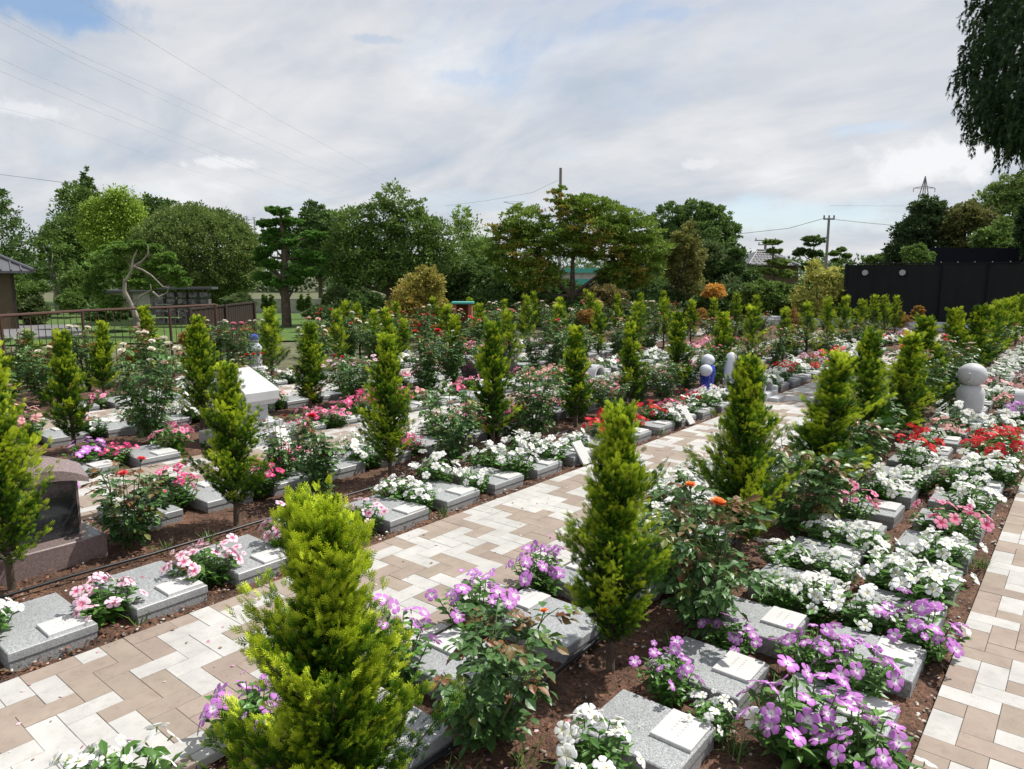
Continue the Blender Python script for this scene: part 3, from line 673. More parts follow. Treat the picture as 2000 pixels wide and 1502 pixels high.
rose(-1.50, 1.72, 0, 'orange', 1, .82, 0, label='dark leaved rose bush with one orange bloom, bottom centre', fs=.8, rz=2.2)
rose(-1.28, 2.98, 2, 'orange', 2, 1.05, 0, 1.15, label='rose bush with reddish young leaves and orange bloom before the third cypress', fs=1.1)
rose(-1.55, 3.25, 0, 'orange', 0, .9, 0)
rose(-1.35, 4.5, 0, 'red', 0, 1.05, 0); rose(-1.40, 5.75, 0, 'red', 2, 1.05, 0); rose(-1.45, 7.0, 1, 'red', 1, 1.1, 0, .9)
rose(-1.38, 8.2, 3, 'coral', 3, 1.1, 0, 1.0, fs=1.4); rose(-1.30, 9.6, 3, 'coral', 3, 1.1, 0); rose(-1.4, 10.6, 1, 'blush', 4, 1.0, 0)
for k in range(6): rose(-1.5, 12.2+1.25*k, k % 5, ('blush', 'coral', 'red')[k % 3], 3, 1.0, 0)
rose(-4.42, 1.72, 2, 'coral', 2, .95, 1, 1.0); rose(-4.25, 2.98, 1, 'red', 1, .85, 1, 1.0, fs=1.3); rose(-4.75, 3.0, 1, 'red', 1, .7, 1)
rose(-4.2, 4.3, 4, 'red', 0, .95, 1, 1.0); rose(-4.25, 5.58, 4, 'white', 0, .98, 1, 1.1); rose(-4.25, 6.9, 4, 'white', 0, .75, 1); rose(-4.2, 8.2, 4, 'white', 0, .8, 1)
for k in range(8): rose(-4.25+rr.uniform(-.1, .1), 9.5+1.3*k, rr.randrange(5), rr.choice(['blush', 'white', 'pink']), rr.choice([0, 3, 5]), .9, 1)
rose(-7.2, 1.75, 3, 'white', 5, 1.0, 2); rose(-7.0, 3.02, 4, 'white', 8, 1.1, 2, 1.25, fs=1.25); rose(-7.25, 4.35, 1, 'red', 3, .95, 2); rose(-7.2, 5.65, 4, 'red', 3, .9, 2)
rose(-7.1, 6.9, 3, 'red', 3, 1.05, 2, 1.0, fs=1.6); rose(-7.1, 7.3, 3, 'white', 1, 1.05, 2); rose(-6.9, 9.5, 3, 'coral', 2, 1.1, 2); rose(-7.0, 10.2, 4, 'pink', 2, 1.1, 2)
for k in range(8): rose(-7.2+rr.uniform(-.2, .2), 10.8+1.3*k, rr.randrange(5), rr.choice(['pink', 'blush', 'red']), rr.choice([1, 3, 5]), 1.0, 2)
for k in range(7): rose(-7.0+rr.uniform(-.2, .2), 4.1+1.3*k, rr.choice([3, 4]), rr.choice(['red', 'pink', 'white']), rr.choice([0, 2, 3]), .85, 2)
for k in range(6): rose(-4.45+rr.uniform(-.1, .1), 5.3+1.3*k, rr.choice([0, 4]), rr.choice(['white', 'blush']), rr.choice([0, 2]), .8, 1)
for k in range(14): rose(-10.0+rr.uniform(-.15, .15), 3.1+1.3*k, rr.choice([1, 3, 4]), ['white', 'white', 'pink', 'white', 'white', 'red', 'coral', 'pink'][k % 8], rr.choice([3, 5, 6]), 1.05, 3, 1.05, fs=1.3)
for k in range(9): rose(-12.3+rr.uniform(-.2, .2), 9.0+1.3*k, rr.choice([1, 3, 4]), rr.choice(['white', 'red', 'pink']), 3, 1.1, 5, fs=1.4)
for k in range(8): rose(-11.35+rr.uniform(-.2, .2), 8.6+1.5*k, rr.choice([1, 3, 4]), rr.choice(['white', 'blush', 'coral']), 3, 1.1, 4, fs=1.4)
for k in range(8): rose(-10.9+rr.uniform(-.1, .1), 3.0+.9*k, rr.choice([1, 3]), ['white', 'white', 'blush'][k % 3], 3, 1.1, 4, fs=1.4)
cnt = {}
for D, row, c, t in sorted(RB_LIST, key=lambda q: q[0]):
    cnt[row] = cnt.get(row, 0)+1
    t['label'] = 'rose bush %s, %s from camera in the %s' % ('with %s blooms' % RCN[c] if c else 'without blooms', ORD[cnt[row]], ROWN[row])

# ------------------------------------------------------------------ periwinkles: clumps seen one by one, then the rows
for (px, py, c, s, w) in [
    (20, 1255, 'white', 1.0, 'BF'), (225, 1200, 'blush', 1.0, 'BF'), (400, 1140, 'blush', 1.05, 'BF'), (570, 1080, 'blush', .95, 'BF'), (725, 1030, 'blush', .9, 'BF'),
    (330, 1560, 'white', 1.15, 'CL'), (240, 1530, 'white', .7, 'CL'), (500, 1440, 'purple', .95, 'CL'), (800, 1315, 'purple', 1.05, 'CL'), (960, 1215, 'purple', 1.1, 'CL'), (1075, 1145, 'purple', .95, 'CL'),
    (1150, 1530, 'white', .9, 'CM'), (1240, 1500, 'white', 1.0, 'CM'), (1350, 1480, 'white', .6, 'CM'), (1325, 1350, 'purple', .75, 'CM'), (1430, 1275, 'purple', .75, 'CM'),
    (1560, 1480, 'purple', 1.15, 'CR'), (1690, 1500, 'purple', 1.05, 'CR'), (1650, 1385, 'purple', 1.0, 'CR'), (1690, 1300, 'purple', 1.05, 'CR'), (1790, 1290, 'purple', 1.0, 'CR'),
    (1530, 1180, 'white', .85, 'CM'), (1620, 1180, 'white', .9, 'CM'), (1690, 1220, 'white', 1.0, 'CR'), (1790, 1210, 'white', 1.15, 'CR'), (1740, 1140, 'white', 1.0, 'CR'), (1830, 1120, 'white', 1.1, 'CR'), (1600, 1095, 'white', .9, 'CM'), (1680, 1110, 'white', .9, 'CM'),
    (1650, 1035, 'pink', 1.0, 'CM'), (1850, 1060, 'pink', 1.3, 'CR'), (1800, 1045, 'pink', .8, 'CR'), (1720, 975, 'white', 1.1, 'CM'), (1790, 960, 'white', 1.0, 'CM'), (1870, 960, 'white', 1.2, 'CR'), (1940, 950, 'white', 1.3, 'CR'),
    (1795, 895, 'red', 1.1, 'CM'), (1920, 905, 'red', 1.2, 'CR'), (1860, 850, 'white', 1.2, 'CM'), (1960, 850, 'white', 1.2, 'CR'), (1880, 828, 'purple', .8, 'CM'), (1985, 830, 'purple', 1.0, 'CR'),
    (1290, 1000, 'white', 1.1, 'CL'), (1260, 1060, 'white', 1.0, 'CL'), (1330, 960, 'white', 1.0, 'CL'), (1210, 1100, 'white', .8, 'CL'), (1370, 930, 'white', .9, 'CL'),
    (345, 990, 'magenta', 1.1, 'BB'), (205, 905, 'purple', 1.2, 'BB'), (550, 930, 'magenta', 1.0, 'BB'), (350, 880, 'pink', 1.1, 'AF'), (90, 850, 'pink', 1.1, 'BB'), (600, 855, 'pink', 1.0, 'AF'), (680, 830, 'pink', 1.0, 'AF'), (65, 1000, 'purple', .9, 'BB'),
    (820, 960, 'white', 1.1, 'BF'), (880, 950, 'white', 1.1, 'BF'), (935, 925, 'white', 1.1, 'BF'), (990, 905, 'white', 1.0, 'BF'), (1050, 900, 'white', 1.1, 'BF'), (1100, 890, 'white', .9, 'BF'),
    (1155, 870, 'red', 1.1, 'BF'), (1260, 830, 'red', 1.2, 'BF'), (1300, 815, 'magenta', 1.0, 'BF'), (1220, 850, 'red', .9, 'BF'), (1365, 810, 'white', 1.2, 'BF'), (1400, 795, 'white', 1.1, 'BF'),
    (1530, 750, 'white', 1.3, 'BF'), (1560, 735, 'white', 1.2, 'BF'), (1610, 715, 'red', 1.4, 'BF'), (1640, 705, 'red', 1.2, 'BF'), (1640, 725, 'red', .8, 'BF')]:
    vinca(*G(px, py), c, s, w)
pal = {'CR': ['white', 'palepink', 'white', 'red', 'white', 'palepink'], 'CM': ['white', 'palepink', 'white', 'white'], 'CL': ['white', 'white', 'blush', 'white'], 'BF': ['white', 'white', 'red', 'blush', 'white'],
       'BB': ['magenta', 'white', 'pink', 'palepink', 'white', 'palepink'], 'AF': ['white', 'pink', 'magenta', 'white', 'palepink'], 'AB': ['white', 'white', 'pink', 'white', 'palepink'], 'ZF': ['white', 'pink', 'white', 'blush']}
for w, X, y0, per, y1 in (('CR', -.60, 5.9, .505, 20), ('CR', -.48, 6.2, .505, 20), ('CM', -1.05, 5.6, .505, 20), ('CL', -1.95, 5.0, .54, 18), ('CL', -1.85, 8.5, .36, 18), ('BF', -3.62, 7.45, .54, 20), ('BF', -3.8, 11, .36, 19), ('BB', -4.95, 3.3, .54, 16),
                         ('AF', -6.35, 2.45, .54, 16), ('AB', -7.9, 2.3, .54, 15), ('AB', -7.75, 6, .54, 15), ('ZF', -9.3, 3.4, .54, 13), ('ZF', -9.5, 6, .54, 13), ('BB', -4.8, 9, .4, 16), ('AF', -6.5, 9, .4, 16)):
    y = y0; i = 0
    while y < y1:
        if vrand.random() < (.9 if y > 8 else .8) and not (w == 'CR' and 8.3 < y < 10.6) and not (w in ('CM', 'BF') and 8.6 < y < 9.7):
            vinca(X+vrand.uniform(-.05, .05), y+vrand.uniform(-.06, .06), pal[w][int(y*.55+X) % len(pal[w])] if vrand.random() < .8 else vrand.choice(pal[w]), vrand.uniform(.85, 1.25), w)
        y += per; i += 1
for w, xs_, ya, yb_, cc in (('CM', (-.98, -1.17), 3.2, 16, 'white'), ('CR', (-.50, -.70), 3.2, 16, 'white'), ('CL', (-1.72, -1.95), 2.9, 14, 'white'), ('BF', (-3.48, -3.74), 3.05, 5.3, 'white'), ('BF', (-3.48, -3.74), 6.4, 15, 'white'), ('CR', (-.50, -.72), 2.0, 3.1, 'purple'), ('BB', (-4.70, -5.0), 2.6, 8.5, 'magenta'), ('AF', (-6.25, -6.55), 4.3, 9, 'pink'), ('AB', (-7.7, -8.0), 2.4, 8, 'white')):
    g0, gp = GAP[w]
    for k in range(40):
        y = g0+gp*k
        if not ya < y < yb_: continue
        if (w in ('CM', 'CR') and (3.95 < y < 4.6 or 5.6 < y < 6.3 or 8.4 < y < 9.6)) or (w == 'BF' and 8.6 < y < 9.7): continue
        for X in xs_: vinca(X+vrand.uniform(-.03, .03), y+vrand.uniform(-.05, .05), cc if (y < 7 and cc in ('white', 'purple') and w[0] in 'CB') or vrand.random() < .5 else vrand.choice(pal[w]), vrand.uniform(.8, 1.1), w)
VW = {'CR': 'beside the right path', 'CM': 'in column second from right path', 'CL': 'along right edge of main path', 'BF': 'along left edge of main path', 'BB': 'on near edge of second path', 'AF': 'on far edge of second path', 'AB': 'on near edge of third path', 'ZF': 'beyond the third path'}
cnt = {}
for o in sorted([o for o in C.objects if '_sort' in o], key=lambda o: o['_sort']):
    k = (o['_w'], o['_c']); cnt[k] = cnt.get(k, 0)+1
    o['label'] = '%s flowers, %s such clump from camera %s' % (o['_c'], ORD[cnt[k]], VW[o['_w']])
    for q in ('_sort', '_c', '_w'): del o[q]

# ------------------------------------------------------------------ monuments and figures
t = thing('headstone', 'brown granite headstone with arched brow and dark panel beside the left cypress', 'headstone', (-4.60, 1.30, 0))
b = MB(); b.box(-.16, .24, -.28, .28, -.02, .12, bev=.006); b.obj('base', m_brown, t)
b = MB(); b.box(-.12, .11, -.20, .20, .12, .47, bev=.003); b.obj('body', m_brown, t)
b = MB(); b.box(.11, .118, -.185, .185, .125, .45); b.obj('panel', m_blackg, t)
b = MB(); n = 17; V = []
for i in range(n):
    y = -.24+.48*i/(n-1); s = 1-(y/.24)**2; zt = .52+.075*s; zb = .475-.045*(1-s)
    V += [(-.14, y, zt-.02), (.05, y, zt), (.17, y, zt-.06), (.175, y, zb), (.10, y, .471), (-.14, y, .471)]
F = [(i*6+j, i*6+(j+1) % 6, (i+1)*6+(j+1) % 6, (i+1)*6+j) for i in range(n-1) for j in range(6)]+[tuple(range(5, -1, -1)), tuple((n-1)*6+j for j in range(6))]
b.add(V, F); b.obj('brow', m_brown, t)

wx, wy = -6.38, 3.66
t = thing('monument', 'white granite monument with sloping top on stepped base by the second path', 'monument', (wx, wy, 0))
b = MB(); b.box(-.30, .40, -.33, .33, -.03, .11, bev=.008); b.obj('lower_step', m_mgran, t)
b = MB(); b.box(-.24, .28, -.24, .24, .11, .21, bev=.006); b.obj('upper_step', m_mgran, t)
b = MB(); b.box(-.15, .16, -.15, .15, .21, .36); b.obj('column', m_mgran, t)
b = MB(); prof = [(-.27, .66), (-.27, .46), (-.17, .36), (.18, .36), (.26, .42), (.26, .50), (.23, .525), (-.25, .685)]
V = [(x, s*.18+.04, z) for s in (-1, 1) for x, z in prof]; k = len(prof)
b.add(V, [tuple(range(k)), tuple(range(2*k-1, k-1, -1))]+[(i, k+i, k+(i+1) % k, (i+1) % k) for i in range(k)][::1]); b.obj('sloping_head', m_mgran, t)

def tablet(px, py, label, rz=0.0, w=.13, h=.22):
    x, y = G(px, py)
    t = thing('stone_tablet', label, 'stone tablet', (x, y, 0), rz, 'small white leaning tablets')
    bb = MB(); bb.box(-.008, .008, -w/2, w/2, 0, h, bev=.002); o = bb.obj('plate', m_white, t, loc=(.0, 0, 0)); o.rotation_euler = (0, -.62, 0)
    bb = MB(); bb.add([(-.10, -.03, -.01), (-.10, .03, -.01), (-.03, .03, -.01), (-.03, -.03, -.01), (-.105, -.03, .10), (-.105, .03, .10)], [(0, 1, 2, 3), (0, 3, 4), (1, 5, 2), (3, 2, 5, 4), (0, 4, 5, 1)]); bb.obj('prop', m_granr, t)
tablet(560, 872, 'small white tablet leaning in front of the white sloping monument')
tablet(1352, 828, 'small white tablet leaning beside the magenta flowers on main path edge')
tablet(1148, 906, 'small white tablet leaning beside white flowers left of the ribbon cypress')

# jizo
t = thing('stone_figure', 'grey stone child monk figure with large round head by the right path', 'statue', (-.98, 9.05, 0), AZ-.57)
b = MB(); b.box(-.27, .27, -.24, .24, -.02, .05, bev=.005); b.obj('plinth', m_mgran, t)
b = MB(); b.lathe([(.15, .05), (.155, .06), (.155, .13), (.145, .14), (.10, .145)], 32); b.obj('base_disc', m_mgran, t)
b = MB(); b.lathe([(.115, .14), (.128, .17), (.132, .25), (.130, .33), (.118, .385), (.095, .42), (.06, .44)], 32, sx=1.0, sy=.95)
b.ball((.085, .03, .33), (.055, .06, .075)); b.ball((-.09, .03, .33), (.05, .06, .075)); b.ball((.02, .10, .34), (.07, .045, .05))
for k, z in enumerate((.20, .24, .28, .32)): b.tube([(.13*math.cos(a), .125*math.sin(a)*.95, z+.05*math.sin(a*1.3)) for a in np.linspace(-2.6, .8, 14)], .004, 5)
b.obj('robe', m_mgran, t, True)
b = MB(); b.ball((0, 0, .545), (.140, .135, .126), k=32, n=20)
b.tube([(-.03+.028*math.cos(a), -.132+.004*math.cos(a), .525+.045*math.sin(a)) for a in np.linspace(-1.9, 1.9, 10)], [.006]+[.009]*8+[.006], 8)
b.tube([(-.10, .06, .53), (-.14, .05, .52), (-.145, .045, .505)], [.012, .012, .006], 8); b.obj('head', m_mgran, t, True)

# blue-robed figure and veiled figure
x, y = G(1380, 768)
t = thing('ceramic_figure', 'white headed ceramic monk in glossy blue robe holding a round white bundle', 'statue', (x, y, 0), AZ)
b = MB(); b.box(-.25, .42, -.2, .2, -.02, .035, bev=.004); b.obj('plinth', m_mgran, t)
b = MB(); b.lathe([(.12, .035), (.125, .05), (.118, .06)], 24); b.obj('foot_ring', m_cer, t)
b = MB(); b.lathe([(.105, .06), (.095, .10), (.092, .20), (.105, .30), (.10, .37), (.06, .40)], 28); b.obj('robe', m_blue, t, True)
b = MB(); b.ball((0, 0, .455), (.092, .088, .085)); b.ball((-.015, -.085, .44), (.010, .01, .022), k=10, n=6); b.obj('head', m_cer, t, True)
b = MB(); b.ball((-.05, -.10, .33), (.088, .07, .082)); b.obj('bundle', m_cer, t, True)
x, y = G(1425, 766)
t = thing('ceramic_figure', 'white veiled ceramic figure holding a blue hooded child beside the blue robed monk', 'statue', (x, y, 0), AZ)
b = MB(); b.lathe([(.11, .0), (.105, .05), (.10, .06)], 24); b.obj('foot_ring', m_blue, t, True)
b = MB(); b.lathe([(.085, .05), (.088, .15), (.095, .28), (.09, .40), (.082, .47), (.06, .53), (.02, .555)], 28, sx=.95, sy=1.0); b.obj('veil', m_cer, t, True)
b = MB(); b.tube([(.02, -.075, .54), (.04, -.088, .48), (.035, -.095, .40), (.02, -.092, .33)], .008, 6); b.obj('gold_trim', m_gold, t)
b = MB(); b.ball((.085, -.05, .455), (.048, .045, .045)); b.tube([(.06, -.06, .44), (.045, -.07, .38), (.04, -.07, .32)], [.03, .025, .012], 10); b.obj('child_hood', m_blue, t, True)
b = MB(); b.ball((.105, -.075, .435), (.028, .03, .03)); b.ball((.06, -.10, .25), (.07, .035, .04)); b.obj('child', m_cer, t, True)
x, y = G(500, 728)
t = thing('ceramic_figure', 'small blue and white ceramic figure beside orange shrub on the left', 'statue', (x, y, 0), AZ)
b = MB(); b.lathe([(.15, -.02), (.15, .10), (.12, .11)], 20); b.obj('base', m_mgran, t)
b = MB(); b.lathe([(.10, .11), (.115, .2), (.10, .35), (.12, .42), (.06, .50)], 24); b.ball((.05, -.06, .36), (.07, .06, .07)); b.obj('robe', m_cer, t, True)
b = MB(); b.ball((0, 0, .55), (.08, .08, .075)); b.obj('head', m_cer, t, True)
b = MB(); b.lathe([(.083, .56), (.08, .60), (.05, .635), (.01, .645)], 20); b.tube([(.10, -.05, .45), (-.02, -.12, .36), (-.09, -.08, .2)], .014, 6); b.obj('blue_cap', m_blue, t, True)

# arched incense shelters
def shelter(px, py, label, s=1.0):
    x, y = G(px, py); t = thing('incense_shelter', label, 'incense shelter', (x-.1, y, 0), 0, 'arched stone incense shelters', (s, s, s))
    bb = MB(); bb.box(-.17, .14, -.17, .17, -.02, .11, bev=.006); bb.obj('base', m_mgran, t)
    bb = MB(); n = 15; V = []
    for i in range(n):
        a = math.pi*i/(n-1)
        for (x_, r_) in ((-.11, .155), (.10, .155), (.10, .118), (-.11, .118)): V.append((x_, -r_*math.cos(a), .155*0+.11+r_*math.sin(a)*1.05))
    bb.add(V, [(i*4+j, i*4+(j+1) % 4, (i+1)*4+(j+1) % 4, (i+1)*4+j) for i in range(n-1) for j in range(4)]+[(3, 2, 1, 0), tuple((n-1)*4+j for j in range(4))]); bb.box(-.10, -.08, -.117, .117, .112, .20); bb.obj('arch', m_mgran, t)
    bb = MB(); bb.box(.145, .26, -.14, .14, -.02, .06, bev=.004); bb.obj('step', m_mgran, t)
    bb = MB(); bb.box(.03, .12, .18, .27, -.02, .16, bev=.012); bb.obj('vase', m_mgran, t)
shelter(1500, 782, 'arched stone incense shelter beside the main path behind a golden cypress', 1.05)
shelter(1172, 748, 'arched stone incense shelter on the second path edge between two cypresses', 1.0)
t = thing('incense_shelter', 'round stone barrel shelter cut by the right picture edge', 'incense shelter', (-.52, 9.95, 0), 0, 'arched stone incense shelters')
b = MB(); b.tube([(-.12, 0, .2), (.22, 0, .2)], .11, 24); b.box(-.10, .2, -.09, .09, -.02, .13); b.obj('arch', m_mgran, t)
t = thing('lantern', 'small steel lantern ball on a round stone disc near the right edge', 'lantern', (-.66, 9.55, 0))
b = MB(); b.lathe([(.10, -.02), (.10, .10), (.09, .108)], 28); b.obj('base', m_mgran, t)
b = MB(); b.lathe([(.03, .108), (.055, .125), (.06, .15), (.05, .175), (.02, .19), (.012, .20), (.012, .215)], 20); b.obj('ball', m_steel, t, True)

# black wave-topped monument
x, y = G(992, 745)
def wave(label, x, y, sgn, s):
    t = thing('monument', label, 'monument', (x, y, 0), AZ, 'black polished wave-topped gravestones', (s, s, s))
    bb = MB(); bb.box(-.26, .26, -.2, .2, -.02, .10, bev=.006); bb.obj('base', m_blackg, t)
    bb = MB(); pr = [(-.20, .10), (.22, .10), (.22, .20)]+[(.22-.40*u*1.0, .20+.30*(u*u*(3-2*u))) for u in np.linspace(.08, .85, 9)]+[(-.17, .49), (-.215, .44), (-.21, .25)]
    V = [(sgn*px_, yy, z) for yy in (-.16, .16) for px_, z in pr]; k = len(pr); bb.add(V, [tuple(range(k)), tuple(range(2*k-1, k-1, -1))]+[(i, k+i, k+(i+1) % k, (i+1) % k) for i in range(k)]); bb.obj('headstone', m_blackg, t)
wave('black polished gravestone with wave shaped top in the middle of the garden', x, y, 1, 1.05)
x, y = G(925, 752); wave('black gravestone half hidden behind a golden cypress, left of the larger one', x, y, 1, .8)
# hose
b = MB(); b.tube([(-4.13, .9, .012), (-4.12, 1.3, .02), (-4.10, 1.7, .018), (-4.13, 2.4, .012), (-4.12, 3.4, .02), (-4.1, 4.6, .015), (-4.12, 6, .015)], .009, 8)
tag(b.obj('irrigation_hose', m_hose, None, True), 'black irrigation hose lying on soil behind the slabs left of the main path', 'hose')
b = MB(); b.tube([(-1.62, .5, .012), (-1.58, 1.2, .015), (-1.56, 2.0, .012), (-1.6, 3, .015), (-1.58, 4.5, .012)], .009, 8)
tag(b.obj('irrigation_hose', m_hose, None, True), 'black irrigation hose lying on soil under the foreground cypresses', 'hose')
x, y = G(862, 735)
t = thing('ribbon_stake', 'thin garden stake with bright blue ribbons among the roses', 'stake', (x, y, 0))
b = MB(); b.tube([(0, 0, 0), (0, 0, .62)], .006, 6); b.obj('pole', m_stem, t)
for z in (.56, .42): b = MB(); b.add([(0, 0, z), (.06, .02, z+.03), (.05, .03, z-.04), (-.06, -.02, z+.02), (-.04, -.01, z-.05)], [(0, 1, 2), (0, 3, 4)]); b.obj('ribbon', m_tie, t)
# ------------------------------------------------------------------ background: trees
LQ = (np.array([(0, -.1, 0), (.32, .35, .08), (0, 1, 0), (-.32, .35, .08)]), np.array([(0, 1, 2, 3)]))
def crown_leaves(bb, r, blobs, nclump, per, ls, c0, c1, c2=None, flat=.6, droop=0.0, cs=.16, shell=.55):
    """leaf clumps spread through a set of ellipsoids"""
    wts = np.array([b_[3]*b_[4]*b_[5] for b_ in blobs])**.67; wts = wts/wts.sum()
    P = []; Dn = []; tone = []
    bi = r.choice(len(blobs), nclump, p=wts); B = np.array(blobs)[bi]
    d = nrm(r.normal(size=(nclump, 3))); rad = shell+(1-shell)*r.uniform(size=(nclump, 1))**.6; rad = rad*r.uniform(.88, 1.10, size=(nclump, 1))
    cc = B[:, :3]+d*rad*B[:, 3:6]; ct = r.uniform(size=nclump)
    size = cs*(.6+.8*r.uniform(size=nclump))*np.cbrt(B[:, 3]*B[:, 4]*B[:, 5])
    cidx = np.repeat(np.arange(nclump), per); n = len(cidx)
    off = r.normal(size=(n, 3))*np.array([1, 1, flat])*size[cidx][:, None]*.55
    P = cc[cidx]+off; out = nrm(d[cidx]*.6+nrm(off+1e-6)*.7+r.normal(size=(n, 3))*.45+[0, 0, .25-droop*1.6])
    up = nrm(r.normal(size=(n, 3))*.7+[0, 0, 1.0]+d[cidx]*.4)
    S = ls*r.uniform(.65, 1.3, n)
    tt = np.clip(ct[cidx]*.6+r.uniform(size=n)*.5-.05, 0, 1)[:, None]
    col = lerp(np.array(c0), np.array(c1), tt)
    if c2 is not None:
        m = (np.sin(cc[:, 0]*1.7+cc[:, 1]*1.1+cc[:, 2]*2.3)+r.normal(size=nclump)*.6 > 1.0)[cidx][:, None]; col = np.where(m, lerp(col, np.array(c2), .5), col)
    bb.inst(LQ, frames(out, up), P, S, np.repeat(col[:, None, :], 4, 1)*1.95)
GD = ((.022, .045, .014), (.075, .125, .030)); GM = ((.035, .065, .016), (.11, .17, .035)); GY = ((.07, .09, .02), (.20, .20, .045)); GB = ((.03, .055, .018), (.085, .115, .04))
trand = random.Random(23)
def tree(name, label, pxc, D, ytop, ybot, wpx, cols=GD, nb=7, nclump=260, per=34, ls=.10, lobes=None, trunk=True, tw=.14, c2=None, flat=.6, droop=0, seed=1, cs=.20, cat='tree', group='trees behind the garden', bark=None, lean=0, dome=False, shell=.5, ground=0, branches=6):
    r = np.random.default_rng(seed+100); x, y = at(pxc, D); k = D/FPX*math.cos(TH)
    zt, zb = hz(ytop, D), hz(ybot, D); W_ = wpx*k/2; Hh = (zt-zb)/2; zc = (zt+zb)/2
    t = thing(name, label, cat, (x, y, ground), 0, group)
    ca, sa = math.cos(AZ), math.sin(AZ)
    def L(u, v, w): return np.array([u*ca-v*sa, u*sa+v*ca, w-ground])       # u right, v away
    if lobes: bl = [(*L(u*W_, v*W_, zc+w*Hh), a*W_, a*W_, c*Hh) for (u, v, w, a, c) in lobes]
    elif dome: bl = [(*L(0, 0, zc-.15*Hh), W_, W_, Hh*1.12)]
    else:
        bl = [(*L(0, 0, zc), W_*.72, W_*.72, Hh*.80)]
        for i in range(nb):
            a = i*2.4+seed; u = math.cos(a); v = math.sin(a); w = r.uniform(-.55, .62); q = math.sqrt(max(.05, 1-w*w))
            s = r.uniform(.32, .48); bl.append((*L(u*W_*(q-s*.8), v*W_*(q-s*.8), zc+w*Hh), W_*s, W_*s, Hh*s*.85))
        bl.append((*L(r.uniform(-.2, .2)*W_, 0, zc+Hh*.66), W_*.36, W_*.36, Hh*.34))
    fb = MB(); crown_leaves(fb, r, bl, int(nclump*1.7), per, ls*1.12, cols[0], cols[1], c2, flat, droop, cs, shell); fb.obj('crown', m_tree, t)
    if trunk:
        tb = MB(); base = L(lean*W_, 0, ground-.1)
        base[2] = -.1; top = L(0, 0, zc+.2*Hh); fork = lerp(base, L(0, 0, zb+.25*Hh), .8)
        tb.tube([base, lerp(base, fork, .5)+r.normal(size=3)*.04, fork, lerp(fork, top, .5)+r.normal(size=3)*.1, top], [tw, tw*.8, tw*.7, tw*.4, tw*.15], 8)
        for i in range(min(branches, len(bl))):
            e = np.array(bl[-1-i][:3]); m = lerp(fork, e, .5)+np.array([0, 0, -.06*Hh])+r.normal(size=3)*.05*W_
            tb.tube([fork, m, e], [tw*.5, tw*.3, tw*.08], 6)
        tb.obj('trunk', bark or m_bark, t, True)
    return t
def pads(name, label, pxc, D, ybase, padlist, trunkpts, cols, ls=.05, tw=.10, bark=None, seed=5, per=70, group='cloud pruned pines', cden=26, cat='tree', flat=.35):
    """cloud-pruned tree: pads given as (px, py, half width px, half height px)"""
    r = np.random.default_rng(seed); x, y = at(pxc, D); t = thing(name, label, cat, (x, y, 0), 0, group); k = D/FPX*math.cos(TH)
    def Lp(px, py, off=0):
        p = at3(px, py, D+off); return np.array([p[0]-x, p[1]-y, p[2]])
    tb = MB(); tp = [Lp(a, c) for a, c in trunkpts]; n = len(tp); tp[0][2] = -.1
    tb.tube(tp, [tw*(1-.75*i/(n-1)) for i in range(n)], 8)
    for (px, py, w, h) in padlist:
        off = r.uniform(-.6, .6)*w*k; c = Lp(px, py, off); fb = MB()
        crown_leaves(fb, r, [(c[0], c[1], c[2], w*k, w*k, h*k*.8)], int(cden*(.5+w/30)*1.5), per, ls, cols[0], cols[1], None, flat, 0, .17, .30)
        fb.obj('foliage_pad', m_tree, t)
        j = min(range(n), key=lambda i: abs(tp[i][2]-(c[2]-.35))); tb.tube([tp[j], lerp(tp[j], c, .55)+np.array([0, 0, -.08]), c], [tw*.35, tw*.22, tw*.06], 5)
    tb.obj('trunk', bark or m_bark, t, True); return t

# far backdrop of wood
r = np.random.default_rng(77)
fb = MB(); bl = []
for i in range(46):
    px = -150+i*52; D = 75+r.uniform(-6, 6); x, y = at(px, D); h = hz(505+r.uniform(-12, 10), D); bl.append((x, y, h*.45, 3.4, 3.4, h*.6))
crown_leaves(fb, r, bl, 2200, 26, .34, (.030, .055, .022), (.075, .115, .04), None, .6, 0, .22, .5)
tag(fb.obj('distant_woods', m_tree), 'low dark band of distant woods along the horizon', 'woods', kind='stuff')

tree('conifer_tree', 'dark layered conifer cut by the left picture edge', -14, 30, 322, 560, 150, GD, 9, 300, 34, .10, lobes=[(0, 0, .75, .30, .35), (.1, 0, .45, .52, .26), (.0, 0, .1, .72, .30), (.15, 0, -.25, .9, .30), (0, 0, -.6, 1.15, .35), (.3, 0, -.75, 1.0, .3)], seed=2, tw=.2)
tree('broadleaf_tree', 'tall dark evergreen tree behind the bamboo', 168, 40, 352, 575, 150, GM, 8, 420, 34, .13, seed=3, tw=.25)
tree('conifer_tree', 'narrow dark conifer spire rising above the bamboo', 184, 43, 326, 480, 72, GD, 6, 260, 30, .13, lobes=[(0, 0, .85, .16, .2), (.02, 0, .55, .34, .22), (-.02, 0, .2, .6, .28), (.1, 0, -.3, .9, .4), (0, 0, -.7, 1, .4)], seed=4, cs=.3)
tree('bamboo_clump', 'bright yellow green bamboo clump with arching plumes', 234, 37, 368, 540, 120, ((.08, .13, .014), (.21, .29, .04)), 6, 420, 44, .10, lobes=[(-.55, 0, .25, .42, .55), (.0, 0, .55, .36, .45), (.35, 0, .5, .40, .5), (.65, 0, .1, .36, .6), (-.1, 0, -.2, .7, .7), (-.85, 0, .0, .3, .4)], seed=5, droop=.5, flat=1.1, cs=.30, cat='bamboo')
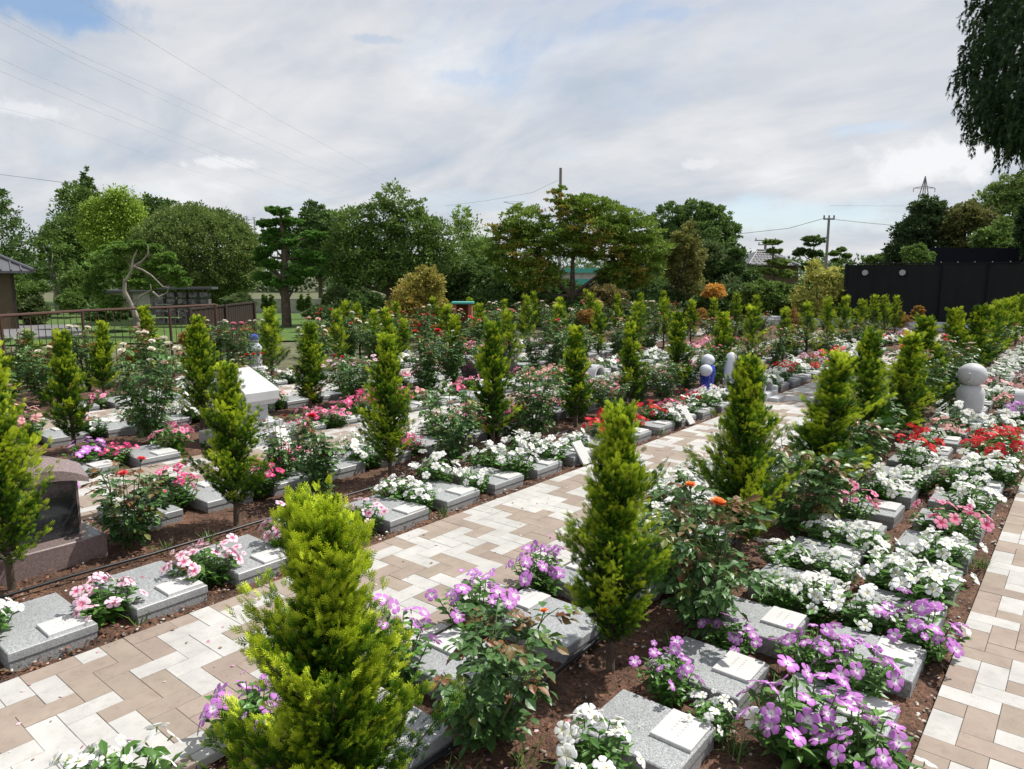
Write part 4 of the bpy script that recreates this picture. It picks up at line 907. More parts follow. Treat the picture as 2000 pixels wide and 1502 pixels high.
tree('broadleaf_tree', 'dark tree between the bamboo and the clipped dome tree', 312, 41, 378, 560, 120, GD, 7, 300, 30, .13, seed=6)
tree('osmanthus_tree', 'large dome shaped clipped evergreen on several stems', 392, 26, 404, 572, 226, ((.040, .068, .016), (.125, .165, .042)), 0, 1900, 34, .066, dome=True, seed=7, tw=.10, flat=.9, cs=.055, shell=.84, branches=1)
o = [q for q in C.objects if q.name.startswith('osmanthus_tree')][0]
for k, dx in enumerate((-.9, -.45, .35, .8)):
    b = MB(); b.tube([(dx*.75*math.cos(AZ), dx*.75*math.sin(AZ), -.1), (dx*math.cos(AZ), dx*math.sin(AZ), .8), (dx*1.5*math.cos(AZ), dx*1.5*math.sin(AZ), 1.9)], [.08, .06, .04], 7); b.obj('stem', m_bark, o, True)
tree('pine_tree', 'thin pale barked pine with sparse layered branches left of the old twisted tree', 106, 30, 448, 560, 92, GM, 0, 90, 26, .09, lobes=[(-.4, 0, .6, .45, .12), (.35, 0, .35, .5, .12), (-.3, 0, .05, .4, .1), (.5, 0, -.2, .5, .14), (-.1, 0, -.55, .7, .15), (.6, 0, -.8, .6, .15)], seed=8, tw=.08, bark=m_barkp)
tree('broadleaf_tree', 'pale feathery tree leaning over at the far left', 110, 44, 425, 500, 50, GM, 4, 60, 20, .12, seed=9)
pads('twisted_tree', 'old tree with pale twisted limbs and clipped green foliage behind the railing', 262, 19.5, 625,
     [(240, 485, 34, 13), (205, 520, 44, 34), (185, 560, 30, 26), (270, 478, 16, 8), (300, 486, 20, 9), (322, 505, 22, 16), (300, 520, 22, 13), (335, 530, 22, 16), (352, 552, 20, 12), (245, 545, 30, 26), (285, 555, 26, 14), (215, 590, 26, 18)],
     [(272, 628), (258, 595), (240, 565), (242, 545), (258, 520), (262, 495)], ((.045, .085, .018), (.12, .20, .035)), ls=.055, tw=.085, bark=m_barkp, seed=6, group='clipped garden trees')
o = [q for q in C.objects if q.name.startswith('twisted_tree')][0]
def limb(pxs, D, r0, r1):
    ox, oy = o.location[0], o.location[1]; P_ = [np.array(at3(a, c, D))-[ox, oy, 0] for a, c in pxs]; n = len(P_)
    b = MB(); b.tube(P_, [r0+(r1-r0)*i/(n-1) for i in range(n)], 7); b.obj('limb', m_barkp, o, True)
limb([(272, 628), (258, 598), (243, 568), (244, 545)], 18.6, .060, .045); limb([(246, 548), (262, 520), (278, 510), (290, 495), (288, 478)], 18.6, .036, .014); limb([(256, 528), (260, 505), (268, 488)], 18.5, .030, .012); limb([(262, 598), (275, 578), (296, 566), (293, 555)], 18.5, .036, .014); limb([(262, 520), (280, 528), (296, 538), (318, 560), (330, 562)], 18.5, .028, .012); limb([(262, 600), (240, 560), (228, 535)], 19.6, .05, .015); limb([(298, 570), (310, 580), (326, 572), (330, 560)], 18.5, .03, .012)
pads('cloud_pine', 'tall cloud pruned pine with flat rounded green pads left of centre', 556, 23, 628,
     [(546, 412, 26, 9), (565, 432, 28, 9), (522, 437, 22, 8), (538, 455, 26, 10), (612, 458, 26, 8), (522, 465, 16, 11), (560, 470, 29, 12), (535, 480, 20, 9), (600, 497, 34, 10), (515, 492, 20, 12), (620, 508, 22, 9), (530, 515, 26, 11), (592, 530, 40, 14), (512, 540, 22, 10), (540, 552, 26, 10), (578, 547, 16, 13), (508, 505, 14, 8)],
     [(560, 632), (558, 590), (554, 545), (556, 505), (553, 470), (550, 440), (548, 415)], ((.025, .070, .012), (.085, .175, .028)), ls=.055, tw=.16, seed=7, cden=34)
tree('broadleaf_tree', 'rounded dark green tree behind the cloud pruned pine', 625, 36, 392, 560, 140, GD, 8, 420, 34, .12, seed=11, cs=.16)
tree('leafy_tree', 'tall spreading leafy tree with dark forked trunk left of centre', 765, 24, 360, 585, 250, GM, 0, 640, 30, .085, lobes=[(.05, 0, .78, .28, .26), (-.15, 0, .5, .30, .25), (.35, 0, .55, .24, .22), (.3, 0, .25, .42, .32), (-.1, 0, .12, .35, .3), (-.62, 0, .25, .36, .36), (-.6, 0, -.15, .42, .4), (-.35, 0, -.45, .5, .4), (.35, 0, -.2, .5, .35), (.72, 0, .1, .32, .36), (.8, 0, -.25, .34, .3), (-.75, 0, -.5, .3, .3), (.15, 0, -.5, .45, .3)], seed=12, tw=.17, cs=.24, shell=.4, lean=-.12, branches=9)
tree('slim_tree', 'thin airy light green tree between the leafy tree and the maple', 912, 27, 398, 600, 110, ((.05, .09, .02), (.15, .22, .05)), 7, 260, 26, .085, seed=13, tw=.07, shell=.3, cs=.22)
tree('broadleaf_tree', 'dense dark undergrowth tree below the slim tree', 900, 26, 500, 612, 190, GD, 6, 300, 32, .09, seed=14)
tree('maple_tree', 'wide spreading maple with layered bronze tinged green foliage', 1120, 24, 368, 590, 345, ((.045, .085, .012), (.135, .19, .026)), 0, 1250, 34, .075, lobes=[(-.15, 0, .86, .16, .16), (.15, 0, .72, .26, .18), (.02, 0, .62, .26, .2), (-.55, 0, .42, .30, .28), (-.75, 0, .18, .24, .26), (.42, 0, .55, .28, .2), (.2, 0, .3, .4, .26), (-.3, 0, .22, .36, .2), (-.12, 0, -.02, .34, .18), (.35, 0, -.02, .40, .25), (.65, 0, .25, .32, .3), (.78, 0, -.05, .30, .32), (-.62, 0, -.15, .38, .3), (-.5, 0, -.5, .4, .3), (.7, 0, -.42, .34, .3), (.55, 0, -.55, .3, .26)], seed=15, tw=.15, c2=(.25, .14, .03), flat=.35, cs=.17, shell=.4, lean=-.05, branches=6)
tree('shrub', 'yellow bronze leafed shrub left of centre below the leafy tree', 815, 18.5, 522, 645, 125, ((.09, .085, .02), (.28, .25, .06)), 6, 330, 30, .060, seed=16, trunk=True, tw=.03, c2=(.30, .17, .03), cat='shrub', cs=.2)
tree('broadleaf_tree', 'tree with yellow brown foliage right of the maple', 1335, 25, 432, 600, 90, ((.050, .066, .018), (.17, .165, .045)), 7, 260, 30, .08, seed=17, cs=.2)
tree('broadleaf_tree', 'low brownish tree in front of the maple trunks', 1180, 22.5, 555, 620, 90, ((.06, .06, .02), (.17, .13, .05)), 5, 150, 26, .07, seed=18)
tree('camphor_tree', 'huge rounded green tree far behind, right of the maple', 1352, 52, 388, 560, 178, ((.035, .07, .018), (.095, .15, .040)), 0, 900, 34, .17, lobes=[(-.55, 0, .6, .38, .3), (0, 0, .65, .42, .33), (.4, 0, .5, .40, .35), (.72, 0, .2, .28, .3), (.1, 0, .1, .7, .5), (-.5, 0, -.1, .5, .5), (.6, 0, -.3, .4, .5), (0, 0, -.6, .9, .4)], seed=19, tw=.4, cs=.13)
tree('broadleaf_tree', 'mid green tree just below the huge rounded tree', 1385, 32, 470, 590, 120, GB, 6, 300, 30, .11, seed=20)
tree('pine_tree', 'dark layered pine left of the tiled roof house', 1440, 31, 475, 600, 90, GD, 0, 240, 30, .10, lobes=[(0, 0, .7, .4, .2), (-.3, 0, .3, .6, .2), (.3, 0, 0, .7, .22), (-.1, 0, -.4, .8, .25), (0, 0, -.8, .9, .3)], seed=21)
tree('shrub', 'rounded green shrub in front of the tiled roof house', 1490, 25, 545, 615, 95, GM, 5, 220, 28, .075, seed=22, cat='shrub', tw=.05)
tree('shrub', 'orange leafed shrub below the brownish tree', 1398, 23, 553, 585, 50, ((.24, .14, .03), (.44, .26, .06)), 3, 120, 26, .05, seed=23, cat='shrub', tw=.03)
tree('shrub', 'dark green shrub under the orange leafed shrub', 1375, 23.5, 575, 625, 70, GD, 3, 120, 26, .07, seed=24, cat='shrub', tw=.03)
tree('loquat_tree', 'loose yellow green tree beside the dark wall end', 1597, 23.5, 505, 640, 95, ((.12, .14, .03), (.32, .31, .08)), 7, 150, 22, .09, seed=25, tw=.05, shell=.3, cs=.24)
tree('broadleaf_tree', 'small green tree touching the left end of the dark wall', 1640, 25, 505, 610, 50, GM, 4, 120, 26, .08, seed=26, tw=.05)
pads('cloud_pine', 'dark small cloud pruned tree left of the tall utility pole', 1588, 30, 600, [(1588, 470, 21, 12), (1565, 492, 17, 10), (1592, 496, 17, 10), (1580, 520, 16, 9)], [(1584, 600), (1584, 550), (1588, 510), (1590, 480)], GD, ls=.07, tw=.09, seed=8)
pads('cloud_pine', 'light green cloud pruned pine in front of the tiled roof', 1510, 28, 600, [(1509, 473, 17, 5), (1512, 490, 14, 7), (1520, 512, 26, 9), (1502, 530, 24, 8), (1536, 535, 20, 9), (1515, 560, 30, 12)], [(1515, 600), (1512, 560), (1510, 520), (1508, 478)], ((.05, .09, .02), (.15, .20, .045)), ls=.065, tw=.07, seed=9)
pads('cloud_pine', 'small cloud pruned pine right of the tall utility pole', 1645, 29, 600, [(1644, 487, 9, 4), (1628, 495, 12, 5), (1656, 500, 10, 5), (1638, 510, 14, 6)], [(1640, 600), (1638, 550), (1636, 515), (1644, 490)], GM, ls=.065, tw=.06, seed=10)
tree('conifer_tree', 'dark evergreen tree above the left half of the dark wall', 1795, 34, 380, 530, 125, ((.018, .035, .014), (.055, .085, .03)), 8, 480, 34, .115, seed=27, tw=.2, lobes=[(0, 0, .65, .42, .3), (.35, 0, .6, .3, .25), (.05, 0, .2, .7, .35), (-.25, 0, -.05, .62, .4), (-.45, 0, -.5, .55, .4), (.4, 0, -.3, .7, .5), (-.6, 0, -.75, .5, .3)])
tree('broadleaf_tree', 'brown green tree above the middle of the dark wall', 1888, 33, 392, 540, 120, ((.05, .06, .018), (.13, .13, .04)), 7, 420, 32, .11, seed=28, tw=.2)
tree('broadleaf_tree', 'tall light green tree at the right picture edge behind the wall', 1965, 38, 328, 540, 130, ((.045, .08, .02), (.13, .18, .045)), 8, 420, 32, .12, seed=29, tw=.2)
tree('broadleaf_tree', 'bright green low tree above the right part of dark wall', 1945, 30, 428, 540, 110, GM, 6, 330, 32, .10, seed=30, tw=.12)
tree('broadleaf_tree', 'very dark tree filling the right edge above the wall', 2030, 27, 350, 560, 90, ((.012, .022, .010), (.035, .06, .02)), 6, 330, 32, .11, seed=31, tw=.15)
tree('shrub', 'light green shrub just above the wall left end', 1722, 36, 495, 530, 70, GM, 4, 120, 24, .10, seed=32, cat='shrub', tw=.04)
tree('broadleaf_tree', 'small tree peeking over the wall beside the dark evergreen', 1790, 26, 478, 530, 60, GM, 4, 130, 24, .08, seed=33, tw=.04)
# middle understorey
for i, (px, yt, yb, w, D, c, lb) in enumerate([(30, 540, 610, 110, 27, GM, 'rounded green bush left of the clipped ball bush'), (132, 573, 612, 46, 22, GM, 'small clipped ball shaped bush beyond the railing'), (215, 592, 625, 120, 21, GD, 'low dark hedge bush behind the old twisted tree'),
        (60, 580, 640, 60, 24, GB, 'dark bush beside the ochre house wall'), (465, 575, 605, 60, 21, GB, 'low clipped bush behind the panel fence'), (660, 560, 640, 90, 23, GB, 'grey green bush at the foot of the leafy tree'), (700, 570, 640, 90, 22.5, GD, 'dark bush in front of the forked trunk'),
        (960, 555, 640, 140, 24, GD, 'deep green bush below the slim tree'), (1060, 575, 640, 150, 24, GD, 'dark bush left of the maple trunk'), (1240, 570, 640, 170, 24, GD, 'dark bush right of the maple trunk'), (1310, 560, 640, 110, 25, GB, 'bush below the yellow brown tree'),
        (1440, 560, 640, 90, 26, GD, 'dark bush between orange shrub and green shrub'), (1550, 560, 640, 110, 25, GD, 'dark bush below the loquat tree'), (150, 520, 610, 90, 28, GM, 'layered green tree top behind the clipped ball bush'), (625, 600, 625, 70, 21, GB, 'low dark clipped bonsai shape bush on the lawn')]):
    tree('bush', lb, px, D, yt, yb, w, c, 4, 220, 30, .075, seed=50+i, trunk=False, cat='bush', group='bushes behind the garden', shell=.4)
for i, (px, w) in enumerate([(690, 120), (790, 110), (880, 120), (960, 120), (1040, 110), (1110, 100), (1190, 120), (1270, 120), (1350, 110), (1430, 110), (1500, 110), (1570, 110), (1630, 80)]):
    tree('bush', 'dark background bush, %s from the left in the row under the trees' % ORD[i+1], px, 28+trand.uniform(-1, 1), 535+trand.uniform(0, 22), 625, w, GD if i % 3 else GB, 4, 200, 30, .085, seed=150+i, trunk=False, cat='bush', group='bushes behind the garden', shell=.3)
# golden cones by the concrete wall and orange low shrubs
for i, px in enumerate((515, 528, 555, 585, 600, 632, 650)):
    tree('conical_shrub', '%s small dark cone shrub from the left along the concrete wall' % ORD[i+1], px, 27, 575, 608, 12, GM, 0, 40, 26, .07, lobes=[(0, 0, .6, .5, .4), (0, 0, 0, .8, .6), (0, 0, -.5, 1, .5)], seed=70+i, trunk=False, cat='shrub', group='cone shrubs along the concrete wall')
OR = ((.09, .07, .02), (.26, .14, .035))
for i, (px, py, w, h, D) in enumerate([(478, 665, 34, 55, 12.6), (165, 690, 40, 40, 11.8), (245, 700, 40, 40, 11), (90, 700, 40, 60, 10.6), (800, 640, 34, 30, 15.5), (860, 645, 40, 22, 15.2), (930, 648, 30, 30, 15.5), (1150, 620, 40, 30, 17.5), (1125, 628, 30, 26, 18), (1375, 620, 34, 36, 19), (1765, 625, 44, 34, 20), (1800, 612, 22, 30, 20), (640, 655, 30, 24, 14), (355, 662, 34, 24, 13), (1555, 630, 30, 60, 20)]):
    tree('orange_shrub', '%s orange brown low shrub from the left along the far garden edge' % ORD[1], px, D, py-h/2, py+h/2, w, OR, 3, 60, 24, .040, seed=90+i, trunk=False, cat='shrub', group='orange shrubs along the far edge', cs=.3)
os_ = sorted([q for q in C.objects if q.name.startswith('orange_shrub')], key=lambda q: proj(q.location[0], q.location[1])[0])
for i, q in enumerate(os_): q['label'] = 'orange brown low shrub, %s from the left along the far garden edge' % ORD[i+1]

# overhanging conifer at upper right: trunk outside the frame, drooping boughs
D = 11.0; x, y = at(2230, D); t = thing('overhanging_conifer', 'dark drooping conifer boughs hanging into the upper right corner', 'tree', (x, y, 0))
r = np.random.default_rng(5); fb = MB(); tb = MB(); tb.tube([(0, 0, -.1), (.05, 0, 3), (0, .05, 7.5)], [.22, .17, .06], 10)
tips = []
for i, (px, py) in enumerate([(1900, -60), (1930, -110), (1960, -60), (2010, -90), (2070, -60), (1990, -10), (2050, 10), (2120, -20), (1905, 20), (1945, 10), (1900, 90), (1930, 70), (1975, 60), (2030, 70), (2090, 60), (1890, 150), (1915, 140), (1950, 130), (2000, 130), (2050, 140), (2110, 140), (1900, 200), (1935, 190), (1985, 190), (2040, 200), (2090, 220), (1912, 245), (1955, 240), (2010, 240), (1968, 275), (2005, 255), (2060, 270), (1940, 235), (1963, 262)]):
    px += 26; py -= 14; off = r.uniform(-.9, 1.0); c = np.array(at3(px, py, D+off))-[x, y, 0]; 
    if i % 2 == 0: tb.tube([np.array([0, 0, c[2]+.2]), lerp(np.array([0, 0, c[2]+.5]), c, .6), c+[0, 0, .1]], [.05, .03, .008], 6)
    P = []; dd = []; ss = []
    for _ in range(62):
        a = c+np.clip(r.normal(size=3), -1.9, 1.9)*[.17, .17, .15]; dr = nrm(r.normal(size=3)*[.6, .6, .1]+[-math.cos(AZ)*.5, -math.sin(AZ)*.5, -.15]); Ls = r.uniform(.10, .26)
        for q_ in range(11):
            f_ = q_/10; p = a+dr*Ls*f_*(1-.45*f_)+np.array([0, 0, -Ls*.95*f_*f_]); d_ = dr*(1-f_)+np.array([0, 0, -1.6*f_-.2])
            P.append(p+r.normal(size=3)*.008); dd.append(d_+r.normal(size=3)*.45); ss.append(r.uniform(.06, .12))
    n = len(P); P = np.array(P); dd = np.array(dd)
    tt = r.uniform(size=(n, 1)); col = lerp(np.array([.009, .028, .008]), np.array([.035, .085, .020]), tt)
    fb.inst(LQ, frames(dd, r.normal(size=(n, 3))), P, np.array(ss)*.62, np.repeat(col[:, None, :], 4, 1))
    fb.inst(FRs, frames(dd, r.normal(size=(n, 3))), P, np.array(ss), np.repeat(col[:, None, :], len(FRs[0]), 1))
fb.obj('foliage', m_tree, t); tb.obj('trunk', m_bark, t, True)
b = MB(); c = np.array(at3(1972, 296, D))-[x, y, 0]; b.tube([c+[0, 0, .28], c+[0, .01, .1], c], [.004, .004, .004], 5); b.ball(c, (.045, .045, .07), k=12, n=8); b.obj('cone', m_bark, t, True)

# ------------------------------------------------------------------ background: built things
# left house
D = 22; x, y = at(22, D)
t = thing('house', 'ochre walled house with grey tiled eave at the left edge', 'house', (x, y, 0), AZ+.62)
ze = hz(529, D)
b = MB(); b.box(-4.2, 0, 0, 4, -.1, ze-.02); b.obj('wall', m_wall, t)
b = MB(); b.box(-.02, .06, -.03, .05, -.1, ze-.05); b.obj('corner_post', m_dwood, t)
b = MB()
zr = hz(497, D)
V = [(-4.7, -.55, ze), (.55, -.55, ze), (-.35, 1.2, zr), (-4.7, 1.2, zr), (.55, 4.4, ze), (-.35, 2.9, zr)]
b.add(V+[(v[0], v[1], v[2]-.07) for v in V], [(0, 1, 2, 3), (1, 4, 5, 2), (0, 6, 7, 1), (1, 7, 10, 4), (6, 9, 8, 7)])
for k in range(20):
    xx = .5-.25*k; f = min(1, (.55-xx)/.9); b.tube([(xx, -.56, ze+.02), (xx, -.55+1.75*f, ze+.02+(zr-ze)*f)], .025, 5)
b.tube([(.57, -.57, ze+.02), (-.35, 1.2, zr+.04)], .06, 8); b.tube([(-.35, 1.2, zr+.05), (-4.7, 1.2, zr+.05)], .08, 8)
b.obj('roof', m_tile, t)
# brown railing
pts = [(-40, 622), (0, 617), (160, 607), (330, 600), (420, 595)]
fp = [G(a, c, 1.1) for a, c in pts]
t = thing('railing', 'long brown metal railing with thin vertical bars on the left', 'railing', (*fp[0], 0))
o0 = np.array([*fp[0], 0]); q = [np.array([*p, 1.1])-o0 for p in fp]
b = MB()
for i in range(len(q)-1): b.tube([q[i], q[i+1]], .020, 6)
b.obj('top_rail', m_rail, t)
b = MB(); L = q[-1]-q[0]; Ln = np.linalg.norm(L)
for i in range(len(q)-1): b.tube([q[i]-[0, 0, .95], q[i+1]-[0, 0, .95]], .014, 5)
b.obj('bottom_rail', m_rail, t)
b = MB()
for i in range(len(q)-1):
    seg = np.linalg.norm(q[i+1]-q[i]); m = int(seg/.105)
    for j in range(m): p = lerp(q[i], q[i+1], j/m); b.tube([p, p-[0, 0, .97]], .0055, 4, cap=False)
o = b.obj('bars', m_rail, t); o['kind'] = 'stuff'
for i in range(1, len(q)):
    b = MB(); b.tube([q[i]+[0, 0, .0], q[i]-[0, 0, 1.2]], .022, 6); b.obj('post', m_rail, t)
# dark panel fence
p0 = G(368, 606, 1.0); p1 = G(494, 592, 1.0)
t = thing('panel_fence', 'dark brown wooden panel fence joining the railing', 'fence', (*p0, 0))
d = np.array([p1[0]-p0[0], p1[1]-p0[1]]); Ln = np.linalg.norm(d); a = math.atan2(d[1], d[0]); t.rotation_euler = (0, 0, a)
b = MB(); n = int(Ln/.11)
for i in range(n): b.box(i*Ln/n+.008, (i+1)*Ln/n-.008, -.01, .01, .05, 1.0)
b.obj('boards', m_dwood, t)
b = MB(); b.box(0, Ln, .011, .04, .2, .26); b.box(0, Ln, .011, .04, .85, .91); b.box(0, Ln, -.03, .03, 1.001, 1.03); b.obj('rail', m_dwood, t)
for i in (0, .5, 1): b = MB(); b.box(i*Ln-.04, i*Ln+.04, -.045, -.012, -.1, 1.04); b.obj('post', m_dwood, t)
p2 = G(365, 650); 
# grey-white wall with tile coping and dark stone gate
def wallpx(name, label, pxa, pxb, D, ytop, m, cap=None, th=.15, posts=0):
    xa, ya = at(pxa, D); xb, yb = at(pxb, D); Ln = math.hypot(xb-xa, yb-ya); tt_ = thing(name, label, 'wall', (xa, ya, 0), math.atan2(yb-ya, xb-xa)); z = hz(ytop, D)
    bb = MB(); bb.box(0, Ln, 0, th, -.1, z); bb.obj('wall_face', m, tt_)
    if cap: bb = MB(); bb.box(-.05, Ln+.05, -.12, th+.12, z+.002, z+.05); bb.tube([(-.05, th/2, z+.08), (Ln+.05, th/2, z+.08)], .05, 8); bb.obj('coping', cap, tt_)
    for i in range(posts): bb = MB(); bb.box(Ln*(i+.5)/posts-.08, Ln*(i+.5)/posts+.08, -.04, -.002, -.1, z-.01); bb.obj('pilaster', m_stone, tt_)
wallpx('garden_wall', 'pale plaster garden wall with dark tile coping on the left', 145, 400, 30, 572, m_conc, m_tile, posts=6)
wallpx('garden_wall', 'long pale concrete wall behind the cloud pruned pine', 470, 905, 31, 583, m_conc)
x, y = at(302, 23); t = thing('stone_gate', 'dark stone lattice gate with tiled lintel behind the railing', 'gate', (x, y, 0), AZ); kx = 23/1407
b = MB(); z0 = hz(566, 23)
for i in range(5):
    u = i*.36; 
    for j in range(5): b.box(u+.02*((i+j) % 2), u+.27, -.12, .12, .05+j*z0/5.4, .05+(j+.8)*z0/5.4, bev=.02)
b.obj('stonework', m_stone, t); b = MB(); b.box(-.25, 1.9, -.25, .25, z0+.02, z0+.09); b.obj('lintel', m_tile, t)
# brick box with green lid
x, y = at(884, 17); t = thing('brick_planter', 'red brick garden stand with mint green lid among the far cypresses', 'planter', (x, y, 0), AZ)
b = MB(); b.box(0, .08, 0, .5, -.1, hz(594, 17)); b.box(.36, .44, 0, .5, -.1, hz(594, 17)); b.box(.08, .36, .4, .46, -.1, hz(596, 17)); b.obj('brick_side', m_brick, t)
b = MB(); b.box(-.04, .48, -.04, .54, hz(594, 17)+.002, hz(591, 17)+.01); b.obj('lid', m_teal, t)
# dark wall (corrugated) on the right
YW = 24.4
def wallX(px, z=0):      # x where the ray through px meets plane Y=YW
    p = at3(px, 535, 1.0); return p[0]*YW/p[1]
xa = wallX(1652); xb = 7.0; zt = 1.62+ (535-518)/1407*depth(xa, YW)
t = thing('steel_container', 'long dark steel container wall with two round vents on the right', 'container', (xa, YW, 0))
b = MB(); Lw = xb-xa; n = int(Lw/.11); V = []
for i in range(n+1):
    yy = 0 if (i//1) % 4 in (0, 1) else .02; V += [(i*Lw/n, yy, -.05), (i*Lw/n, yy, zt)]
b.add(V, [(2*i, 2*i+2, 2*i+3, 2*i+1) for i in range(n)]); b.box(0, Lw, .03, 2.4, -.05, zt-.02); b.obj('side_panel', m_cont, t)
b = MB(); b.box(-.03, .05, -.03, .05, -.05, zt+.02); b.obj('corner_post', m_cont, t)
b = MB(); b.box(-.03, Lw, -.03, .04, zt+.022, zt+.05); b.obj('top_rail', m_cont, t)
for i in range(7): b = MB(); xs = 2.6+i*1.15; b.box(xs, xs+.035, -.022, -.001, -.04, zt-.01); b.obj('seam_strip', m_navy, t)
for i in range(26): b = MB(); b.ball((.5+i*.42, 0, zt+.06), .014, k=8, n=6); b.obj('bolt', m_vent, t)
for px in (1690, 1763):
    X_ = wallX(px)-xa; z = 1.62+(535-532.5)/1407*depth(X_+xa, YW)
    b = MB(); b.tube([(X_, -.06, z), (X_, .0, z)], .085, 24); o = b.obj('round_vent', m_vent, t)
# dark roof behind
x, y = at(1800, 30); t = thing('dark_roof', 'dark navy sheet roof rising behind the container', 'roof', (x, y, 0), .10)
ztt = hz(484, 30); b = MB(); b.add([(0, 0, -.1), (9, 0, -.1), (9, 0, ztt-.3), (4.6, 0, ztt-.1), (.1, 0, ztt), (0, 4, -.1), (9, 4, -.1), (9, 4, ztt-.3), (.1, 4, ztt)], [(0, 1, 2, 3, 4), (5, 8, 7, 6), (4, 3, 2, 7, 8), (0, 4, 8, 5)]); b.obj('sheet', m_navy, t)
b = MB(); b.add([(4.0, -.3, hz(520, 30)), (4.8, -.3, hz(520, 30)), (4.8, -.25, hz(500, 30)), (4.55, -.25, hz(496, 30)), (4.0, -.25, hz(497, 30))], [(0, 1, 2, 3, 4)]); b.box(4.0, 4.8, -.24, -.02, hz(520, 30), hz(500, 30)); b.obj('grey_panel', m_vent, t)
# tiled-roof house
D = 36; x, y = at(1465, D); k = D/1407; t = thing('house', 'distant house with glinting white edged tile roof', 'house', (x, y, 0), AZ+.25)
zr = hz(488, D); ze = hz(516, D); Wd = 120*k
b = MB(); b.box(.3, Wd-.1, .3, 3, -.1, ze-.05); b.obj('wall', m_wall, t)
b = MB(); V = [(-.1, 0, ze), (Wd*.78, -.4, ze-.05), (Wd*.55, 1.6, zr), (Wd*.45, 1.6, zr), (Wd+.3, 0.6, ze), (Wd*.7, 1.6, zr), (Wd+.3, 3.4, ze), (-.1, 3.4, ze)]
b.add(V, [(0, 1, 2, 3), (1, 4, 5, 2), (4, 6, 5), (0, 3, 5, 6, 7), (7, 6, 4, 1, 0)]); b.tube([V[1], V[2]], .09, 8); b.tube([V[3], V[5]], .10, 8); b.tube([V[0], V[3]], .06, 6); b.obj('roof', m_tile, t)
b = MB()
for i in range(16):
    for j in range(6):
        u = (i+.5)/16; v = (j+.4)/6
        A = lerp(V[0], V[1], u); B_ = lerp(V[3], V[2], u); p = lerp(A, B_, v)
        if (i+j) % 2 == 0: b.ball(p+np.array([0, -.02, .03]), (.055, .05, .022), k=6, n=4)
b.obj('tile_glints', m_white, t)  # sun glints on the dark tiles, modelled as white beads
# teal building seen through the maple
x, y = at(1085, 45); k = 45/1407; t = thing('shed', 'teal and white sheet metal shed glimpsed through the maple', 'shed', (x, y, 0), AZ)
b = MB(); b.box(0, 115*k, 0, 4, -.1, hz(533, 45)); b.obj('wall', m_conc, t); b = MB(); b.box(-.2, 118*k, -.2, 4.2, hz(533, 45)+.01, hz(524, 45)); b.box(0, 115*k, -.05, -.01, hz(560, 45), hz(545, 45)); b.obj('roof', m_teal, t)

# utility poles, pylons, wires
def upole(label, px, ytop, D, arms, r0=.13):
    x, y = at(px, D); t = thing('utility_pole', label, 'utility pole', (x, y, 0), AZ, 'utility poles'); z = hz(ytop, D)
    bb = MB(); bb.tube([(0, 0, -.1), (0, 0, z)], [r0, r0*.7], 10); bb.obj('pole', m_pole, t)
    for (dz, w) in arms:
        bb = MB(); bb.box(-w, w, -.04, .04, z-dz-.04, z-dz+.04)
        for s in (-w*.9, 0, w*.9): bb.tube([(s, 0, z-dz), (s, 0, z-dz+.2)], .045, 6)
        bb.obj('crossarm', m_pole, t)
    return (x, y, z)
pA = upole('tall slim utility pole rising above the maple', 1093, 328, 36, [], .10)
pB = upole('utility pole standing right of the small cloud pruned tree', 1612, 426, 40, [(.05, .30)], .09)
pC = upole('short distant utility pole beside the tiled roof', 1492, 466, 60, [(.15, .9), (.5, .6)], .14)
def pylon(label, px, ytop, D, w, h, arms):
    x, y = at(px, D); t = thing('pylon', label, 'pylon', (x, y, 0), AZ, 'distant lattice pylons'); z = hz(ytop, D)
    bb = MB(); q_ = w
    for sx in (-1, 1):
        for sy in (-1, 1): bb.tube([(sx*q_, sy*q_, 0), (sx*q_*.35, sy*q_*.35, z*.8), (0, 0, z)], .16, 4)
    m = 14
    for i in range(m):
        f0 = i/m; f1 = (i+1)/m; a_ = q_*(1-.65*min(1, f0/.8)); c_ = q_*(1-.65*min(1, f1/.8)); s_ = 1 if i % 2 else -1
        bb.tube([(-s_*a_, -a_, z*.8*f0), (s_*c_, -c_, z*.8*f1)], .10, 4)
    bb.obj('lattice_mast', m_pole, t)
    for (f, aw) in arms: 
        bb = MB(); bb.tube([(-aw, 0, z*f), (0, 0, z*f+aw*.18), (aw, 0, z*f)], .13, 4); bb.tube([(-aw, 0, z*f), (aw, 0, z*f)], .11, 4)
        for s_ in (-aw, aw): bb.tube([(s_, 0, z*f), (s_, 0, z*f-aw*.35)], .12, 4)
        bb.obj('crossarm', m_pole, t)
pylon('lattice pylon standing beyond the dark evergreen on the right', 1791, 344, 260, 3.2, 0, [(.885, 3.8)])
x, y = at(1004, 320); zt_ = hz(398, 320); t = thing('pylon', 'tip of a distant pylon with wide upturned arms above the slim tree', 'pylon', (x, y, 0), AZ, 'distant lattice pylons')
b = MB(); b.tube([(-1.2, 0, 0), (-.5, 0, zt_)], .16, 4); b.tube([(1.2, 0, 0), (.5, 0, zt_)], .16, 4)
for i in range(10): b.tube([(-1, 0, zt_*i/10), (1, 0, zt_*(i+1)/10)], .12, 4)
b.obj('lattice_mast', m_pole, t)
b = MB(); b.tube([(-4.6, 0, zt_+.8), (-1, 0, zt_), (1, 0, zt_), (4.6, 0, zt_+.9)], .14, 4); b.tube([(-4.6, 0, zt_+.8), (4.6, 0, zt_+.9)], .07, 4); b.obj('crossarm', m_pole, t)
